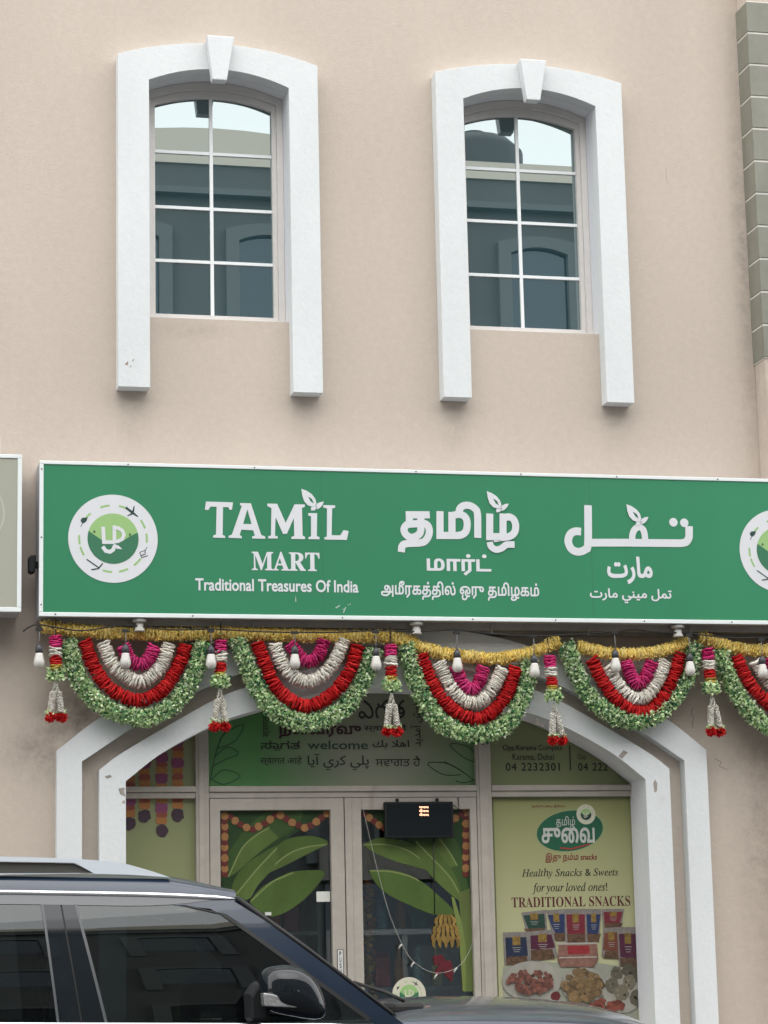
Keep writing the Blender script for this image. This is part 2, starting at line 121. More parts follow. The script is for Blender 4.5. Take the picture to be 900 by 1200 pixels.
 'HEAPS': {'red': [(3.176,1.312,0.0124),(3.244,1.306,0.0091),(3.245,1.306,0.0117),(3.253,1.304,0.0155),(3.273,1.303,0.0149),(3.148,1.303,0.0165),(3.184,1.301,0.011),(3.313,1.294,0.0146),(3.283,1.294,0.0145),(3.133,1.297,0.0098),(3.272,1.294,0.0114),(3.143,1.295,0.0126),(3.312,1.29,0.0091),(3.251,1.291,0.0135),(3.162,1.292,0.0108),(3.141,1.292,0.0165),(3.271,1.288,0.0141),(3.093,1.288,0.0161),(3.11,1.287,0.012),(3.193,1.285,0.0131),(3.229,1.284,0.0107),(3.168,1.283,0.0125),(3.098,1.284,0.0119),(3.151,1.283,0.0145),(3.094,1.283,0.0162),(3.323,1.278,0.0163),(3.34,1.277,0.0168),(3.214,1.279,0.0099),(3.089,1.281,0.0158),(3.202,1.278,0.013),(3.198,1.277,0.0166),(3.345,1.273,0.0121),(3.17,1.275,0.0133),(3.147,1.274,0.0096),(3.156,1.273,0.0153),(3.199,1.272,0.0146),(3.271,1.27,0.0159),(3.107,1.272,0.011),(3.076,1.271,0.0163),(3.131,1.27,0.0104),(3.303,1.263,0.0112),(3.204,1.264,0.0104),(3.188,1.263,0.0099),(3.134,1.263,0.014),(3.068,1.264,0.012),(3.27,1.26,0.0151),(3.073,1.262,0.0109),(3.212,1.26,0.0145),(3.103,1.261,0.0158),(3.145,1.259,0.0097),(3.148,1.258,0.013),(3.093,1.259,0.0139),(3.322,1.254,0.0104),(3.322,1.254,0.0104),(3.353,1.253,0.0114),(3.193,1.255,0.0091),(3.345,1.25,0.0131),(3.232,1.252,0.0156),(3.233,1.252,0.0109),(3.27,1.251,0.0152),(3.346,1.248,0.014),(3.232,1.25,0.0092),(3.233,1.249,0.0115),(3.322,1.247,0.0145),(3.348,1.246,0.0116),(3.062,1.252,0.0136),(3.171,1.25,0.0096),(3.292,1.246,0.0138),(3.309,1.245,0.0099),(3.076,1.249,0.0132),(3.21,1.246,0.0126),(3.116,1.248,0.0118),(3.093,1.247,0.0093),(3.221,1.244,0.0153),(3.059,1.247,0.0152),(3.074,1.247,0.0096),(3.23,1.241,0.0102),(3.321,1.238,0.013),(3.068,1.243,0.0102),(3.185,1.241,0.0108),(3.119,1.241,0.0118),(3.138,1.24,0.0123),(3.284,1.237,0.0096),(3.227,1.238,0.0091),(3.25,1.238,0.0159),(3.059,1.239,0.0109),(3.177,1.236,0.016),(3.133,1.235,0.0134),(3.13,1.235,0.0092),(3.208,1.232,0.0142),(3.347,1.229,0.0125),(3.128,1.232,0.0095),(3.118,1.232,0.0117),(3.287,1.227,0.0167),(3.333,1.224,0.0169),(3.143,1.226,0.0091),(3.174,1.223,0.01),(3.263,1.22,0.0139),(3.226,1.221,0.0143),(3.307,1.219,0.016),(3.144,1.219,0.0116),(3.109,1.218,0.0095),(3.347,1.212,0.0155),(3.273,1.213,0.0148),(3.134,1.214,0.0105),(3.246,1.212,0.015),(3.125,1.214,0.0092),(3.294,1.209,0.0164),(3.164,1.211,0.0159),(3.112,1.212,0.0109),(3.182,1.21,0.0097),(3.208,1.21,0.0136),(3.216,1.209,0.0108),(3.235,1.203,0.0169),(3.18,1.204,0.0134),(3.283,1.201,0.0098),(3.325,1.199,0.012),(3.252,1.2,0.0103),(3.321,1.198,0.0131),(3.12,1.201,0.0149),(3.268,1.198,0.0103),(3.162,1.2,0.0092),(3.229,1.197,0.0092),(3.226,1.196,0.013),(3.261,1.195,0.0146),(3.294,1.193,0.0157),(3.177,1.195,0.0116),(3.26,1.193,0.0159),(3.301,1.192,0.0151),(3.206,1.193,0.0098),(3.205,1.193,0.0126),(3.274,1.189,0.0093),(3.28,1.188,0.0161),(3.238,1.188,0.0155),(3.16,1.189,0.0158),(3.128,1.189,0.0145),(3.242,1.185,0.0125),(3.228,1.185,0.0122),(3.188,1.186,0.0094),(3.189,1.183,0.0126),(3.151,1.184,0.0161),(3.214,1.179,0.0123),(3.153,1.179,0.015),(3.2,1.178,0.0122),(3.169,1.178,0.0101),(3.267,1.176,0.0159),(3.203,1.177,0.0144),(3.192,1.176,0.0135),(3.191,1.175,0.0167),(3.178,1.174,0.0126)],'nut': [(3.534,1.303,0.0245),(3.569,1.301,0.0245),(3.536,1.3,0.0238),(3.512,1.296,0.023),(3.576,1.294,0.0268),(3.583,1.292,0.022),(3.562,1.29,0.0251),(3.598,1.288,0.0191),(3.551,1.286,0.0269),(3.549,1.278,0.0187),(3.624,1.273,0.0275),(3.528,1.27,0.0223),(3.481,1.268,0.0174),(3.654,1.263,0.0248),(3.464,1.265,0.0182),(3.549,1.26,0.0267),(3.529,1.259,0.0233),(3.553,1.259,0.0172),(3.657,1.256,0.0255),(3.487,1.259,0.0179),(3.599,1.256,0.0188),(3.599,1.248,0.0235),(3.526,1.247,0.0269),(3.644,1.241,0.026),(3.564,1.241,0.0222),(3.502,1.241,0.0185),(3.618,1.238,0.0269),(3.579,1.238,0.0203),(3.683,1.235,0.0167),(3.595,1.235,0.023),(3.673,1.234,0.0272),(3.609,1.234,0.0249),(3.593,1.231,0.0258),(3.669,1.228,0.0212),(3.504,1.23,0.0163),(3.557,1.229,0.0203),(3.555,1.226,0.0239),(3.445,1.227,0.0189),(3.625,1.223,0.0233),(3.569,1.223,0.0273),(3.44,1.225,0.0233),(3.594,1.221,0.0251),(3.475,1.222,0.0197),(3.553,1.22,0.0216),(3.438,1.221,0.0235),(3.665,1.215,0.0175),(3.464,1.219,0.0166),(3.435,1.219,0.0272),(3.581,1.216,0.0248),(3.473,1.218,0.0209),(3.687,1.212,0.0225),(3.675,1.212,0.0229),(3.469,1.215,0.0238),(3.623,1.212,0.0213),(3.667,1.21,0.0182),(3.611,1.211,0.021),(3.496,1.21,0.0211),(3.503,1.209,0.0231),(3.546,1.206,0.0227),(3.647,1.203,0.0209),(3.626,1.204,0.0258),(3.501,1.205,0.0239),(3.667,1.2,0.0172),(3.647,1.198,0.0198),(3.595,1.199,0.0267),(3.541,1.199,0.0279),(3.641,1.196,0.0173),(3.549,1.197,0.0214),(3.575,1.196,0.0201),(3.437,1.198,0.02),(3.47,1.197,0.0219),(3.498,1.196,0.0164),(3.467,1.196,0.027),(3.58,1.193,0.0164),(3.452,1.195,0.0207),(3.456,1.194,0.0208),(3.622,1.187,0.0205),(3.593,1.188,0.017),(3.582,1.186,0.0236),(3.488,1.188,0.0247),(3.657,1.181,0.0193),(3.544,1.184,0.0214),(3.539,1.18,0.0221),(3.478,1.181,0.0161),(3.479,1.179,0.0182),(3.59,1.176,0.0243),(3.663,1.169,0.0247),(3.586,1.169,0.0186),(3.488,1.17,0.0177),(3.542,1.168,0.024),(3.661,1.165,0.0248),(3.474,1.168,0.0277),(3.632,1.164,0.0274),(3.655,1.161,0.0204),(3.612,1.16,0.0164),(3.505,1.162,0.0256),(3.471,1.151,0.0223),(3.593,1.143,0.0207),(3.548,1.142,0.0217),(3.608,1.141,0.017),(3.618,1.139,0.0246),(3.51,1.141,0.018),(3.486,1.141,0.0268),(3.558,1.137,0.0235),(3.482,1.137,0.0275),(3.518,1.129,0.0241),(3.588,1.123,0.0211),(3.512,1.125,0.0245),(3.576,1.122,0.0173),(3.527,1.12,0.0205)],'ball': [(3.796,1.284,0.045),(3.875,1.302,0.045),(3.941,1.272,0.048),(3.757,1.207,0.048),(3.877,1.224,0.05),(3.822,1.158,0.052),(3.959,1.193,0.05),(3.924,1.126,0.052)],'chip': [(3.706,1.111,0.0122),(3.682,1.109,0.0215),(3.66,1.104,0.0194),(3.653,1.103,0.0173),(3.664,1.102,0.0147),(3.792,1.099,0.0212),(3.679,1.1,0.0138),(3.756,1.098,0.0123),(3.649,1.1,0.0205),(3.763,1.096,0.0161),(3.772,1.095,0.015),(3.742,1.094,0.0139),(3.814,1.091,0.0127),(3.805,1.091,0.0197),(3.732,1.092,0.0151),(3.788,1.09,0.0208),(3.809,1.089,0.0201),(3.656,1.092,0.0136),(3.697,1.09,0.0124),(3.616,1.092,0.013),(3.675,1.09,0.0153),(3.74,1.084,0.0181),(3.825,1.081,0.0187),(3.64,1.085,0.0154),(3.779,1.081,0.0121),(3.789,1.079,0.0141),(3.788,1.077,0.021),(3.766,1.077,0.0161),(3.681,1.078,0.0141),(3.659,1.078,0.022),(3.682,1.077,0.0213),(3.74,1.074,0.0137),(3.76,1.073,0.0198),(3.676,1.074,0.0158),(3.766,1.071,0.0197),(3.732,1.07,0.016),(3.801,1.068,0.0148),(3.666,1.071,0.0209),(3.733,1.068,0.0141),(3.819,1.065,0.0177),(3.718,1.067,0.016),(3.675,1.065,0.013),(3.714,1.061,0.0141),(3.774,1.059,0.0197),(3.622,1.063,0.0182),(3.62,1.062,0.0168),(3.749,1.057,0.0124),(3.719,1.056,0.0124),(3.654,1.056,0.0152),(3.667,1.056,0.02),(3.729,1.053,0.0148),(3.741,1.052,0.0148),(3.68,1.05,0.0124),(3.727,1.046,0.0134),(3.687,1.046,0.0198)],'berry': [(3.375,1.148,0.035)]},
 'POSTER': [(2.997,2.443),(3.948,2.439),(3.929,0.963),(2.981,0.987)],
 'WINL': [(1.171,6.878),(1.161,5.758),(0.787,6.702),(1.561,6.691),(0.785,6.313),(1.556,6.316),(0.784,5.951),(1.551,5.944)],
 'WINR': [(3.286,6.878),(3.284,5.728),(2.924,6.7),(3.67,6.691),(2.925,6.324),(3.669,6.324),(2.926,5.946),(3.679,5.943)],
 'LIGHT': (-0.06,3.787,0.001,3.903),
}

CAR = {
 'MIRROR': [(0.701,1.235),(0.706,1.309),(0.742,1.343),(0.835,1.351),(0.915,1.335),(0.974,1.276),(1.013,1.182),(1.02,1.112),(0.979,1.086),(0.859,1.112),(0.716,1.135)],
 'MLENS': [(0.7,1.222),(0.747,1.215),(0.819,1.187),(0.87,1.15),(0.706,1.161)],
 'MBACK': [(0.663,1.217),(0.7,1.271),(0.756,1.273),(0.754,1.086),(0.669,1.088)],
 'WIPER': [(1.457,1.207),(1.441,1.166),(1.433,1.131)],
 'RAIL': [(-0.694,1.886),(-0.453,1.88),(-0.211,1.871),(0.075,1.85),(0.219,1.816),(0.351,1.773)],
 'RAILB': [(-0.693,1.804),(-0.453,1.801),(-0.048,1.796),(0.157,1.788),(0.351,1.773)],
 'RSLOT': [(-0.693,1.862),(-0.453,1.857),(-0.109,1.848),(-0.048,1.815),(-0.015,1.796)],
}
MUNTIN = [(1.166, (6.697, 6.314, 5.947)), (3.285, (6.696, 6.324, 5.944))]
# ------------------------------------------------------------------ materials
MATS = {}
def srgb(r, g, b):
    f = lambda c: (c/255/12.92) if c/255 <= .04045 else ((c/255+.055)/1.055)**2.4
    return (f(r), f(g), f(b))
def mat(name, col, rough=.6, metal=0, spec=.5, coat=0, var=0, vscale=6, bump=0, bscale=120, emit=0, var2=0, v2scale=1.2, tint=False, dirt=None):
    """Principled material; var / var2 = fine / broad albedo variation, bump = surface relief, tint = per-petal colour attribute."""
    if name in MATS: return MATS[name]
    m = bpy.data.materials.new(name); m.use_nodes = True; n = m.node_tree.nodes; l = m.node_tree.links
    b = n['Principled BSDF']; b.inputs['Roughness'].default_value = rough; b.inputs['Metallic'].default_value = metal
    b.inputs['Specular IOR Level'].default_value = spec; b.inputs['Coat Weight'].default_value = coat; b.inputs['Coat Roughness'].default_value = .03
    c4 = (*col, 1); b.inputs['Base Color'].default_value = c4
    tc = n.new('ShaderNodeTexCoord'); src = None
    if tint:
        a = n.new('ShaderNodeAttribute'); a.attribute_name = 'tint'; src = a.outputs['Color']
    def mul(src, fac_out, lo, hi):
        mr = n.new('ShaderNodeMapRange'); mr.inputs[1].default_value = .3; mr.inputs[2].default_value = .7
        mr.inputs[3].default_value = lo; mr.inputs[4].default_value = hi; l.new(fac_out, mr.inputs[0])
        mx = n.new('ShaderNodeMix'); mx.data_type = 'RGBA'; mx.blend_type = 'MULTIPLY'; mx.inputs[0].default_value = 1
        if src is None: mx.inputs[6].default_value = c4
        else: l.new(src, mx.inputs[6])
        l.new(mr.outputs[0], mx.inputs[7]); return mx.outputs[2]
    if var:
        t = n.new('ShaderNodeTexNoise'); t.inputs['Scale'].default_value = vscale; t.inputs['Detail'].default_value = 8; t.inputs['Roughness'].default_value = .65
        l.new(tc.outputs['Object'], t.inputs['Vector']); src = mul(src, t.outputs[0], 1-var, 1+var*.6)
    if var2:
        mp = n.new('ShaderNodeMapping'); mp.inputs['Scale'].default_value = (1, 1, .45); l.new(tc.outputs['Object'], mp.inputs[0])
        t = n.new('ShaderNodeTexNoise'); t.inputs['Scale'].default_value = v2scale; t.inputs['Detail'].default_value = 5
        l.new(mp.outputs[0], t.inputs['Vector']); src = mul(src, t.outputs[0], 1-var2, 1+var2*.6)
    if dirt:                                                     # sparse stains: (colour, scale, threshold, strength, vertical stretch)
        dc, ds, th, st, zs = dirt
        mp = n.new('ShaderNodeMapping'); mp.inputs['Scale'].default_value = (1, 1, zs); l.new(tc.outputs['Object'], mp.inputs[0])
        t = n.new('ShaderNodeTexNoise'); t.inputs['Scale'].default_value = ds; t.inputs['Detail'].default_value = 9; t.inputs['Roughness'].default_value = .7
        l.new(mp.outputs[0], t.inputs['Vector'])
        mr = n.new('ShaderNodeMapRange'); mr.inputs[1].default_value = th; mr.inputs[2].default_value = th+.14; mr.inputs[3].default_value = 0; mr.inputs[4].default_value = st
        l.new(t.outputs[0], mr.inputs[0])
        mx = n.new('ShaderNodeMix'); mx.data_type = 'RGBA'; l.new(mr.outputs[0], mx.inputs[0])
        if src is None: mx.inputs[6].default_value = c4
        else: l.new(src, mx.inputs[6])
        mx.inputs[7].default_value = (*dc, 1); src = mx.outputs[2]
    if src is not None: l.new(src, b.inputs['Base Color'])
    if bump:
        t = n.new('ShaderNodeTexNoise'); t.inputs['Scale'].default_value = bscale; t.inputs['Detail'].default_value = 6
        l.new(tc.outputs['Object'], t.inputs['Vector'])
        bp = n.new('ShaderNodeBump'); bp.inputs['Strength'].default_value = bump; bp.inputs['Distance'].default_value = .004
        l.new(t.outputs[0], bp.inputs['Height']); l.new(bp.outputs[0], b.inputs['Normal'])
    if emit:
        b.inputs['Emission Color'].default_value = c4; b.inputs['Emission Strength'].default_value = emit
    MATS[name] = m; return m
def glass_mat(name, tint, refl_tint=(1, 1, 1), ior=1.5, extra=0.0, dark=None, rough=0.0):
    """Thin glazing: Fresnel reflection over either a see-through tint or, for solar film, a dark body colour."""
    if name in MATS: return MATS[name]
    m = bpy.data.materials.new(name); m.use_nodes = True; n = m.node_tree.nodes; l = m.node_tree.links; n.clear()
    out = n.new('ShaderNodeOutputMaterial'); fr = n.new('ShaderNodeFresnel'); fr.inputs[0].default_value = ior
    g = n.new('ShaderNodeBsdfGlossy'); g.inputs['Roughness'].default_value = rough; g.inputs['Color'].default_value = (*refl_tint, 1)
    if dark: t = n.new('ShaderNodeBsdfDiffuse'); t.inputs[0].default_value = (*dark, 1)
    else: t = n.new('ShaderNodeBsdfTransparent'); t.inputs[0].default_value = (*tint, 1)
    ad = n.new('ShaderNodeMath'); ad.operation = 'ADD'; ad.use_clamp = True; ad.inputs[1].default_value = extra; l.new(fr.outputs[0], ad.inputs[0])
    mx = n.new('ShaderNodeMixShader'); l.new(ad.outputs[0], mx.inputs[0]); l.new(t.outputs[0], mx.inputs[1]); l.new(g.outputs[0], mx.inputs[2])
    l.new(mx.outputs[0], out.inputs[0]); MATS[name] = m; return m
# base colours
WALL = mat('beige_plaster', (.505, .435, .37), .9, var=.06, vscale=22, var2=.08, v2scale=.9, bump=.45, bscale=70, dirt=((.30, .235, .19), 1.7, .66, .35, .5))
def dark_spots(m, spots):
    """soft irregular dark patches, some of them grime, at fixed places (x, z, radius x, radius z, strength) on the plaster, in wall coordinates."""
    n = m.node_tree.nodes; l = m.node_tree.links; bs = n['Principled BSDF']; src = bs.inputs['Base Color'].links[0].from_socket; tc = n.new('ShaderNodeTexCoord')
    nz = n.new('ShaderNodeTexNoise'); nz.inputs['Scale'].default_value = 9; nz.inputs['Detail'].default_value = 8; nz.inputs['Roughness'].default_value = .75; l.new(tc.outputs['Object'], nz.inputs[0])
    for x, z, rx, rz, st in spots:
        mp = n.new('ShaderNodeMapping'); mp.inputs['Location'].default_value = (-x/rx, 0, -z/rz); mp.inputs['Scale'].default_value = (1/rx, .01, 1/rz); g = n.new('ShaderNodeTexGradient'); g.gradient_type = 'SPHERICAL'
        l.new(tc.outputs['Object'], mp.inputs[0]); l.new(mp.outputs[0], g.inputs[0]); mr = n.new('ShaderNodeMapRange'); mr.inputs[1].default_value = .35; mr.inputs[2].default_value = .65; l.new(nz.outputs[0], mr.inputs[0])
        mu = n.new('ShaderNodeMath'); mu.operation = 'MULTIPLY'; l.new(g.outputs[1], mu.inputs[0]); l.new(mr.outputs[0], mu.inputs[1]); m2 = n.new('ShaderNodeMath'); m2.operation = 'MULTIPLY'; m2.inputs[1].default_value = st; m2.use_clamp = True; l.new(mu.outputs[0], m2.inputs[0])
        mx = n.new('ShaderNodeMix'); mx.data_type = 'RGBA'; l.new(m2.outputs[0], mx.inputs[0]); l.new(src, mx.inputs[6]); mx.inputs[7].default_value = (.13, .10, .085, 1); src = mx.outputs[2]
    l.new(src, bs.inputs['Base Color'])
ox, oz = 2.246, .15
dark_spots(WALL, [(.26-ox, 2.93-oz, .34, .26, .9), (.05-ox, 2.70-oz, .35, .25, .6), (4.75-ox, 2.3-oz, .25, 1.6, .45), (.615-ox, 4.86-oz, .14, .3, .25), (1.745-ox, 4.9-oz, .14, .2, .2), (2.745-ox, 4.86-oz, .13, .25, .25), (3.86-ox, 4.9-oz, .14, .2, .22), (1.0-ox, 5.44-oz, .3, .08, .3), (4.83-ox, 6.2-oz, .10, 1.9, .5)])  # tall spots darken the wall beside the pilaster, the others are grime
WHITE = mat('white_masonry_paint', (.635, .66, .66), .75, var=.04, vscale=30, var2=.07, v2scale=1.4, bump=.4, bscale=45, dirt=((.40, .36, .31), 3.2, .66, .45, .5))
REVEAL = mat('lilac_white_paint', (.66, .67, .70), .75, var=.04, vscale=30, bump=.2, bscale=60)
ALU = mat('beige_aluminium', (.50, .47, .43), .45, var=.06, vscale=14, dirt=((.22, .18, .14), 5, .66, .5, .4))
SHOPALU = mat('worn_shopfront_aluminium', (.38, .345, .30), .5, var=.10, vscale=12, dirt=((.16, .12, .09), 6, .60, .6, .25))
WHITEALU = mat('white_powder_coat', (.70, .74, .73), .4, var=.03, vscale=9, dirt=((.4, .38, .35), 9, .70, .5, .5))
GREYMETAL = mat('grey_sheet_metal', (.42, .42, .44), .5, var=.1, vscale=8)
DARKMETAL = mat('brown_grey_steel', (.30, .275, .25), .6, var=.15, vscale=10)
SIGNGREEN = mat('green_sign_film', (.033, .205, .100), .30, spec=.5, var2=.10, v2scale=.8, bump=.25, bscale=2.2, dirt=((.12, .30, .20), 7, .69, .5, .35))
LETTER = mat('white_vinyl', (.61, .62, .64), .45, var=.03, vscale=12)
GREYSIGN = mat('grey_beige_sign_film', (.33, .33, .27), .4, var2=.06)
BLACK = mat('black_plastic', (.010, .011, .012), .6, spec=.25)
CABLE = mat('black_cable', (.012, .012, .012), .6)
PAVE = mat('concrete_paving', (.27, .25, .23), .85, var=.12, vscale=5, bump=.3)
ASPH = mat('asphalt', (.05, .05, .052), .9, var=.2, vscale=30, bump=.5, bscale=200)
# ------------------------------------------------------------------ mesh builder
class MB:
    def __init__(s): s.v = []; s.f = []; s.c = []; s.smooth = []
    def add(s, vs, fs, col=None, smooth=False):
        o = len(s.v); s.v += [tuple(p) for p in vs]; s.f += [tuple(i+o for i in f) for f in fs]
        s.c += [col]*len(fs); s.smooth += [smooth]*len(fs); return s
    def box(s, x0, x1, y0, y1, z0, z1):
        vs = [(x, y, z) for x in (x0, x1) for y in (y0, y1) for z in (z0, z1)]
        return s.add(vs, [(0,1,3,2), (4,6,7,5), (0,4,5,1), (2,3,7,6), (0,2,6,4), (1,5,7,3)])
    def prism(s, loops, y0, y1, col=None):
        """polygon(s) in the x-z plane (first loop outer, others holes) extruded from y0 (front) to y1 (back)."""
        if isinstance(loops[0][0], (int, float)): loops = [loops]
        flat = [p for lp in loops for p in lp]; n = len(flat)
        tris = tessellate_polygon([[Vector((p[0], p[1], 0)) for p in lp] for lp in loops])
        vs = [(p[0], y0, p[1]) for p in flat] + [(p[0], y1, p[1]) for p in flat]; fs = []
        for t in tris:
            a, b, c = [flat[i] for i in t]
            cr = (b[0]-a[0])*(c[1]-a[1])-(b[1]-a[1])*(c[0]-a[0])
            if cr < 0: t = (t[0], t[2], t[1])                    # front faces look towards -y
            fs.append(tuple(t)); fs.append(tuple(i+n for i in reversed(t)))
        o = 0
        for lp in loops:
            k = len(lp)
            ar = sum(lp[i][0]*lp[(i+1) % k][1]-lp[(i+1) % k][0]*lp[i][1] for i in range(k))
            ccw = (ar > 0) == (o == 0)
            for i in range(k):
                j = (i+1) % k; q = (o+i, o+i+n, o+j+n, o+j); fs.append(q if ccw else q[::-1])
            o += k
        return s.add(vs, fs, col)
    def tube(s, pts, r, n=8, cap=True, smooth=True):
        pts = [Vector(p) for p in pts]; rs = r if isinstance(r, (list, tuple)) else [r]*len(pts); vs = []; fs = []
        T0 = (pts[1]-pts[0]).normalized(); a = T0.orthogonal().normalized()
        for i, p in enumerate(pts):
            t = (pts[min(i+1, len(pts)-1)]-pts[max(i-1, 0)]).normalized(); a = (a-t*a.dot(t)).normalized(); b = t.cross(a)
            vs += [p+(a*math.cos(2*math.pi*k/n)+b*math.sin(2*math.pi*k/n))*rs[i] for k in range(n)]
        for i in range(len(pts)-1):
            fs += [(i*n+k, i*n+(k+1) % n, (i+1)*n+(k+1) % n, (i+1)*n+k) for k in range(n)]
        if cap: fs += [tuple(range(n))[::-1], tuple(range((len(pts)-1)*n, len(pts)*n))]
        return s.add(vs, fs, None, smooth)
    def lathe(s, prof, cx, cy, cz=0, n=16, axis='z', col=None):
        vs = []; fs = []
        for r, h in prof:
            for k in range(n):
                a = 2*math.pi*k/n; u, v = r*math.cos(a), r*math.sin(a)
                vs.append((cx+u, cy+v, cz+h) if axis == 'z' else (cx+u, cy+h, cz+v))
        m = len(prof)
        for i in range(m-1): fs += [(i*n+k, i*n+(k+1) % n, (i+1)*n+(k+1) % n, (i+1)*n+k) for k in range(n)]
        fs += [tuple(range(n))[::-1], tuple(range((m-1)*n, m*n))]
        return s.add(vs, fs, col, True)
    def stroke(s, pts, wd, y0, y1):
        """flat ribbon of constant width along an x-z polyline (a painted or cut letter stroke)."""
        P = [Vector(p) for p in pts]; L = []; Rr = []
        for i, p in enumerate(P):
            t1 = (P[i]-P[i-1]).normalized() if i else (P[1]-P[0]).normalized()
            t2 = (P[i+1]-P[i]).normalized() if i < len(P)-1 else t1
            n1 = Vector((-t1.y, t1.x)); n2 = Vector((-t2.y, t2.x)); m = (n1+n2)
            m = m.normalized() if m.length > 1e-6 else n1
            k = min(1/max(m.dot(n1), .45), 1.6); L.append(p+m*wd/2*k); Rr.append(p-m*wd/2*k)
        n = len(P); vs = [(q.x, y, q.y) for y in (y0, y1) for q in L+Rr]; fs = []; o = 2*n
        for i in range(n-1):
            fs += [(n+i, n+i+1, i+1, i), (i, i+1, o+i+1, o+i), (n+i+1, n+i, o+n+i, o+n+i+1)]
        fs += [(0, o, o+n, n), (n-1, 2*n-1, o+2*n-1, o+n-1)]
        return s.add(vs, fs)
    def disc(s, cx, cz, r, y0, y1, n=32, rz=None):
        return s.prism([(cx+r*math.cos(2*math.pi*k/n), cz+(rz or r)*math.sin(2*math.pi*k/n)) for k in range(n)], y0, y1)
WLOC = {}
def base_of(o):
    v = Vector((0, 0, 0))
    while o is not None: v = v+Vector(o.location); o = o.parent
    return v
def obj(name, mb, m, parent=None, bevel=0, at=None, segs=2):
    """links the builder's geometry (world coordinates) as ONE mesh object, local to its parent or to `at`."""
    off = base_of(parent) if parent else Vector(at or (0, 0, 0))
    me = bpy.data.meshes.new(name); me.from_pydata([tuple(Vector(p)-off) for p in mb.v], [], mb.f)
    for mm in (m if isinstance(m, (list, tuple)) else [m]): me.materials.append(mm)
    me.polygons.foreach_set('use_smooth', mb.smooth)
    if any(c is not None for c in mb.c):
        at_ = me.color_attributes.new('tint', 'FLOAT_COLOR', 'CORNER')
        dat = []
        for p, c in zip(me.polygons, mb.c): dat += list((*(c or (1, 1, 1)), 1))*p.loop_total
        at_.data.foreach_set('color', dat)
    me.update(); o = bpy.data.objects.new(name, me); COL.objects.link(o)
    if parent: o.parent = parent
    else: o.location = off
    if bevel:
        b = o.modifiers.new('bevel', 'BEVEL'); b.width = bevel; b.segments = segs; b.limit_method = 'ANGLE'; b.angle_limit = R(40)
    return o
def tag(o, label=None, cat=None, group=None, kind=None):
    for k, v in (('label', label), ('category', cat), ('group', group), ('kind', kind)):
        if v: o[k] = v
    return o
def thing(name, label, cat, loc, group=None):
    o = bpy.data.objects.new(name, None); o.empty_display_size = .1; COL.objects.link(o); o.location = loc
    return tag(o, label, cat, group)
def copy_tree(o, parent=None):
    c = o.copy(); COL.objects.link(c)
    if parent: c.parent = parent
    for ch in list(o.children): copy_tree(ch, c)
    return c
def arcpts(x0, x1, zc, za, n=14):
    c = (x0+x1)/2; h = (x1-x0)/2
    return [(x0+(x1-x0)*i/n, za-(za-zc)*((x0+(x1-x0)*i/n-c)/h)**2) for i in range(n+1)]
def catmull(P, step):
    """smooth curve through the points, resampled at an even step."""
    P = [Vector(p) for p in P]; Q = [P[0]*2-P[1]]+P+[P[-1]*2-P[-2]]; C = []
    for i in range(1, len(Q)-2):
        a, b, c, d_ = Q[i-1:i+3]
        for k in range(24):
            t = k/24; C.append(.5*((2*b)+(c-a)*t+(2*a-5*b+4*c-d_)*t*t+(3*b-a-3*c+d_)*t**3))
    C.append(P[-1]); out = [C[0]]; acc = 0
    for i in range(1, len(C)):
        seg = (C[i]-C[i-1]).length
        while acc+seg >= step:
            f = (step-acc)/seg; C[i-1] = C[i-1].lerp(C[i], f); out.append(C[i-1].copy()); seg = (C[i]-C[i-1]).length; acc = 0
        acc += seg
    return out
FONT_N = [0]
def spline_poly(sp, res=4):
    """outline of one closed Bezier contour as a list of points."""
    P = []; bp = sp.bezier_points; n = len(bp)
    for i in range(n):
        a, c = bp[i], bp[(i+1) % n]; p0, p1, p2, p3 = a.co, a.handle_right, c.handle_left, c.co
        ch = (p3-p0).length; straight = ((p1-p0).length+(p2-p1).length+(p3-p2).length) < ch*1.002
        m_ = 1 if straight else res
        for k in range(m_):
            t = k/m_; q = p0*(1-t)**3+p1*3*t*(1-t)**2+p2*3*t*t*(1-t)+p3*t**3
            if not P or (Vector((q.x, q.y))-P[-1]).length > 1e-4: P.append(Vector((q.x, q.y)))
    if len(P) > 1 and (P[0]-P[-1]).length < 1e-4: P.pop()
    return P
def area2(P): return sum(P[i].x*P[i-1].y-P[i-1].x*P[i].y for i in range(len(P)))*-.5
def inside(p, P):
    c = False
    for i in range(len(P)):
        a, d_ = P[i], P[i-1]
        if (a.y > p.y) != (d_.y > p.y) and p.x < (d_.x-a.x)*(p.y-a.y)/(d_.y-a.y)+a.x: c = not c
    return c
def grow(P, w_):
    """moves a contour outwards (to the right of its running direction) to embolden the letter."""
    n = len(P); Q = []
    for i in range(n):
        t1 = (P[i]-P[i-1]).normalized(); t2 = (P[(i+1) % n]-P[i]).normalized(); n1 = Vector((t1.y, -t1.x)); n2 = Vector((t2.y, -t2.x)); m_ = n1+n2
        m_ = m_.normalized() if m_.length > 1e-5 else n1
        Q.append(P[i]+m_*w_*min(1/max(m_.dot(n1), .5), 1.6))
    return Q
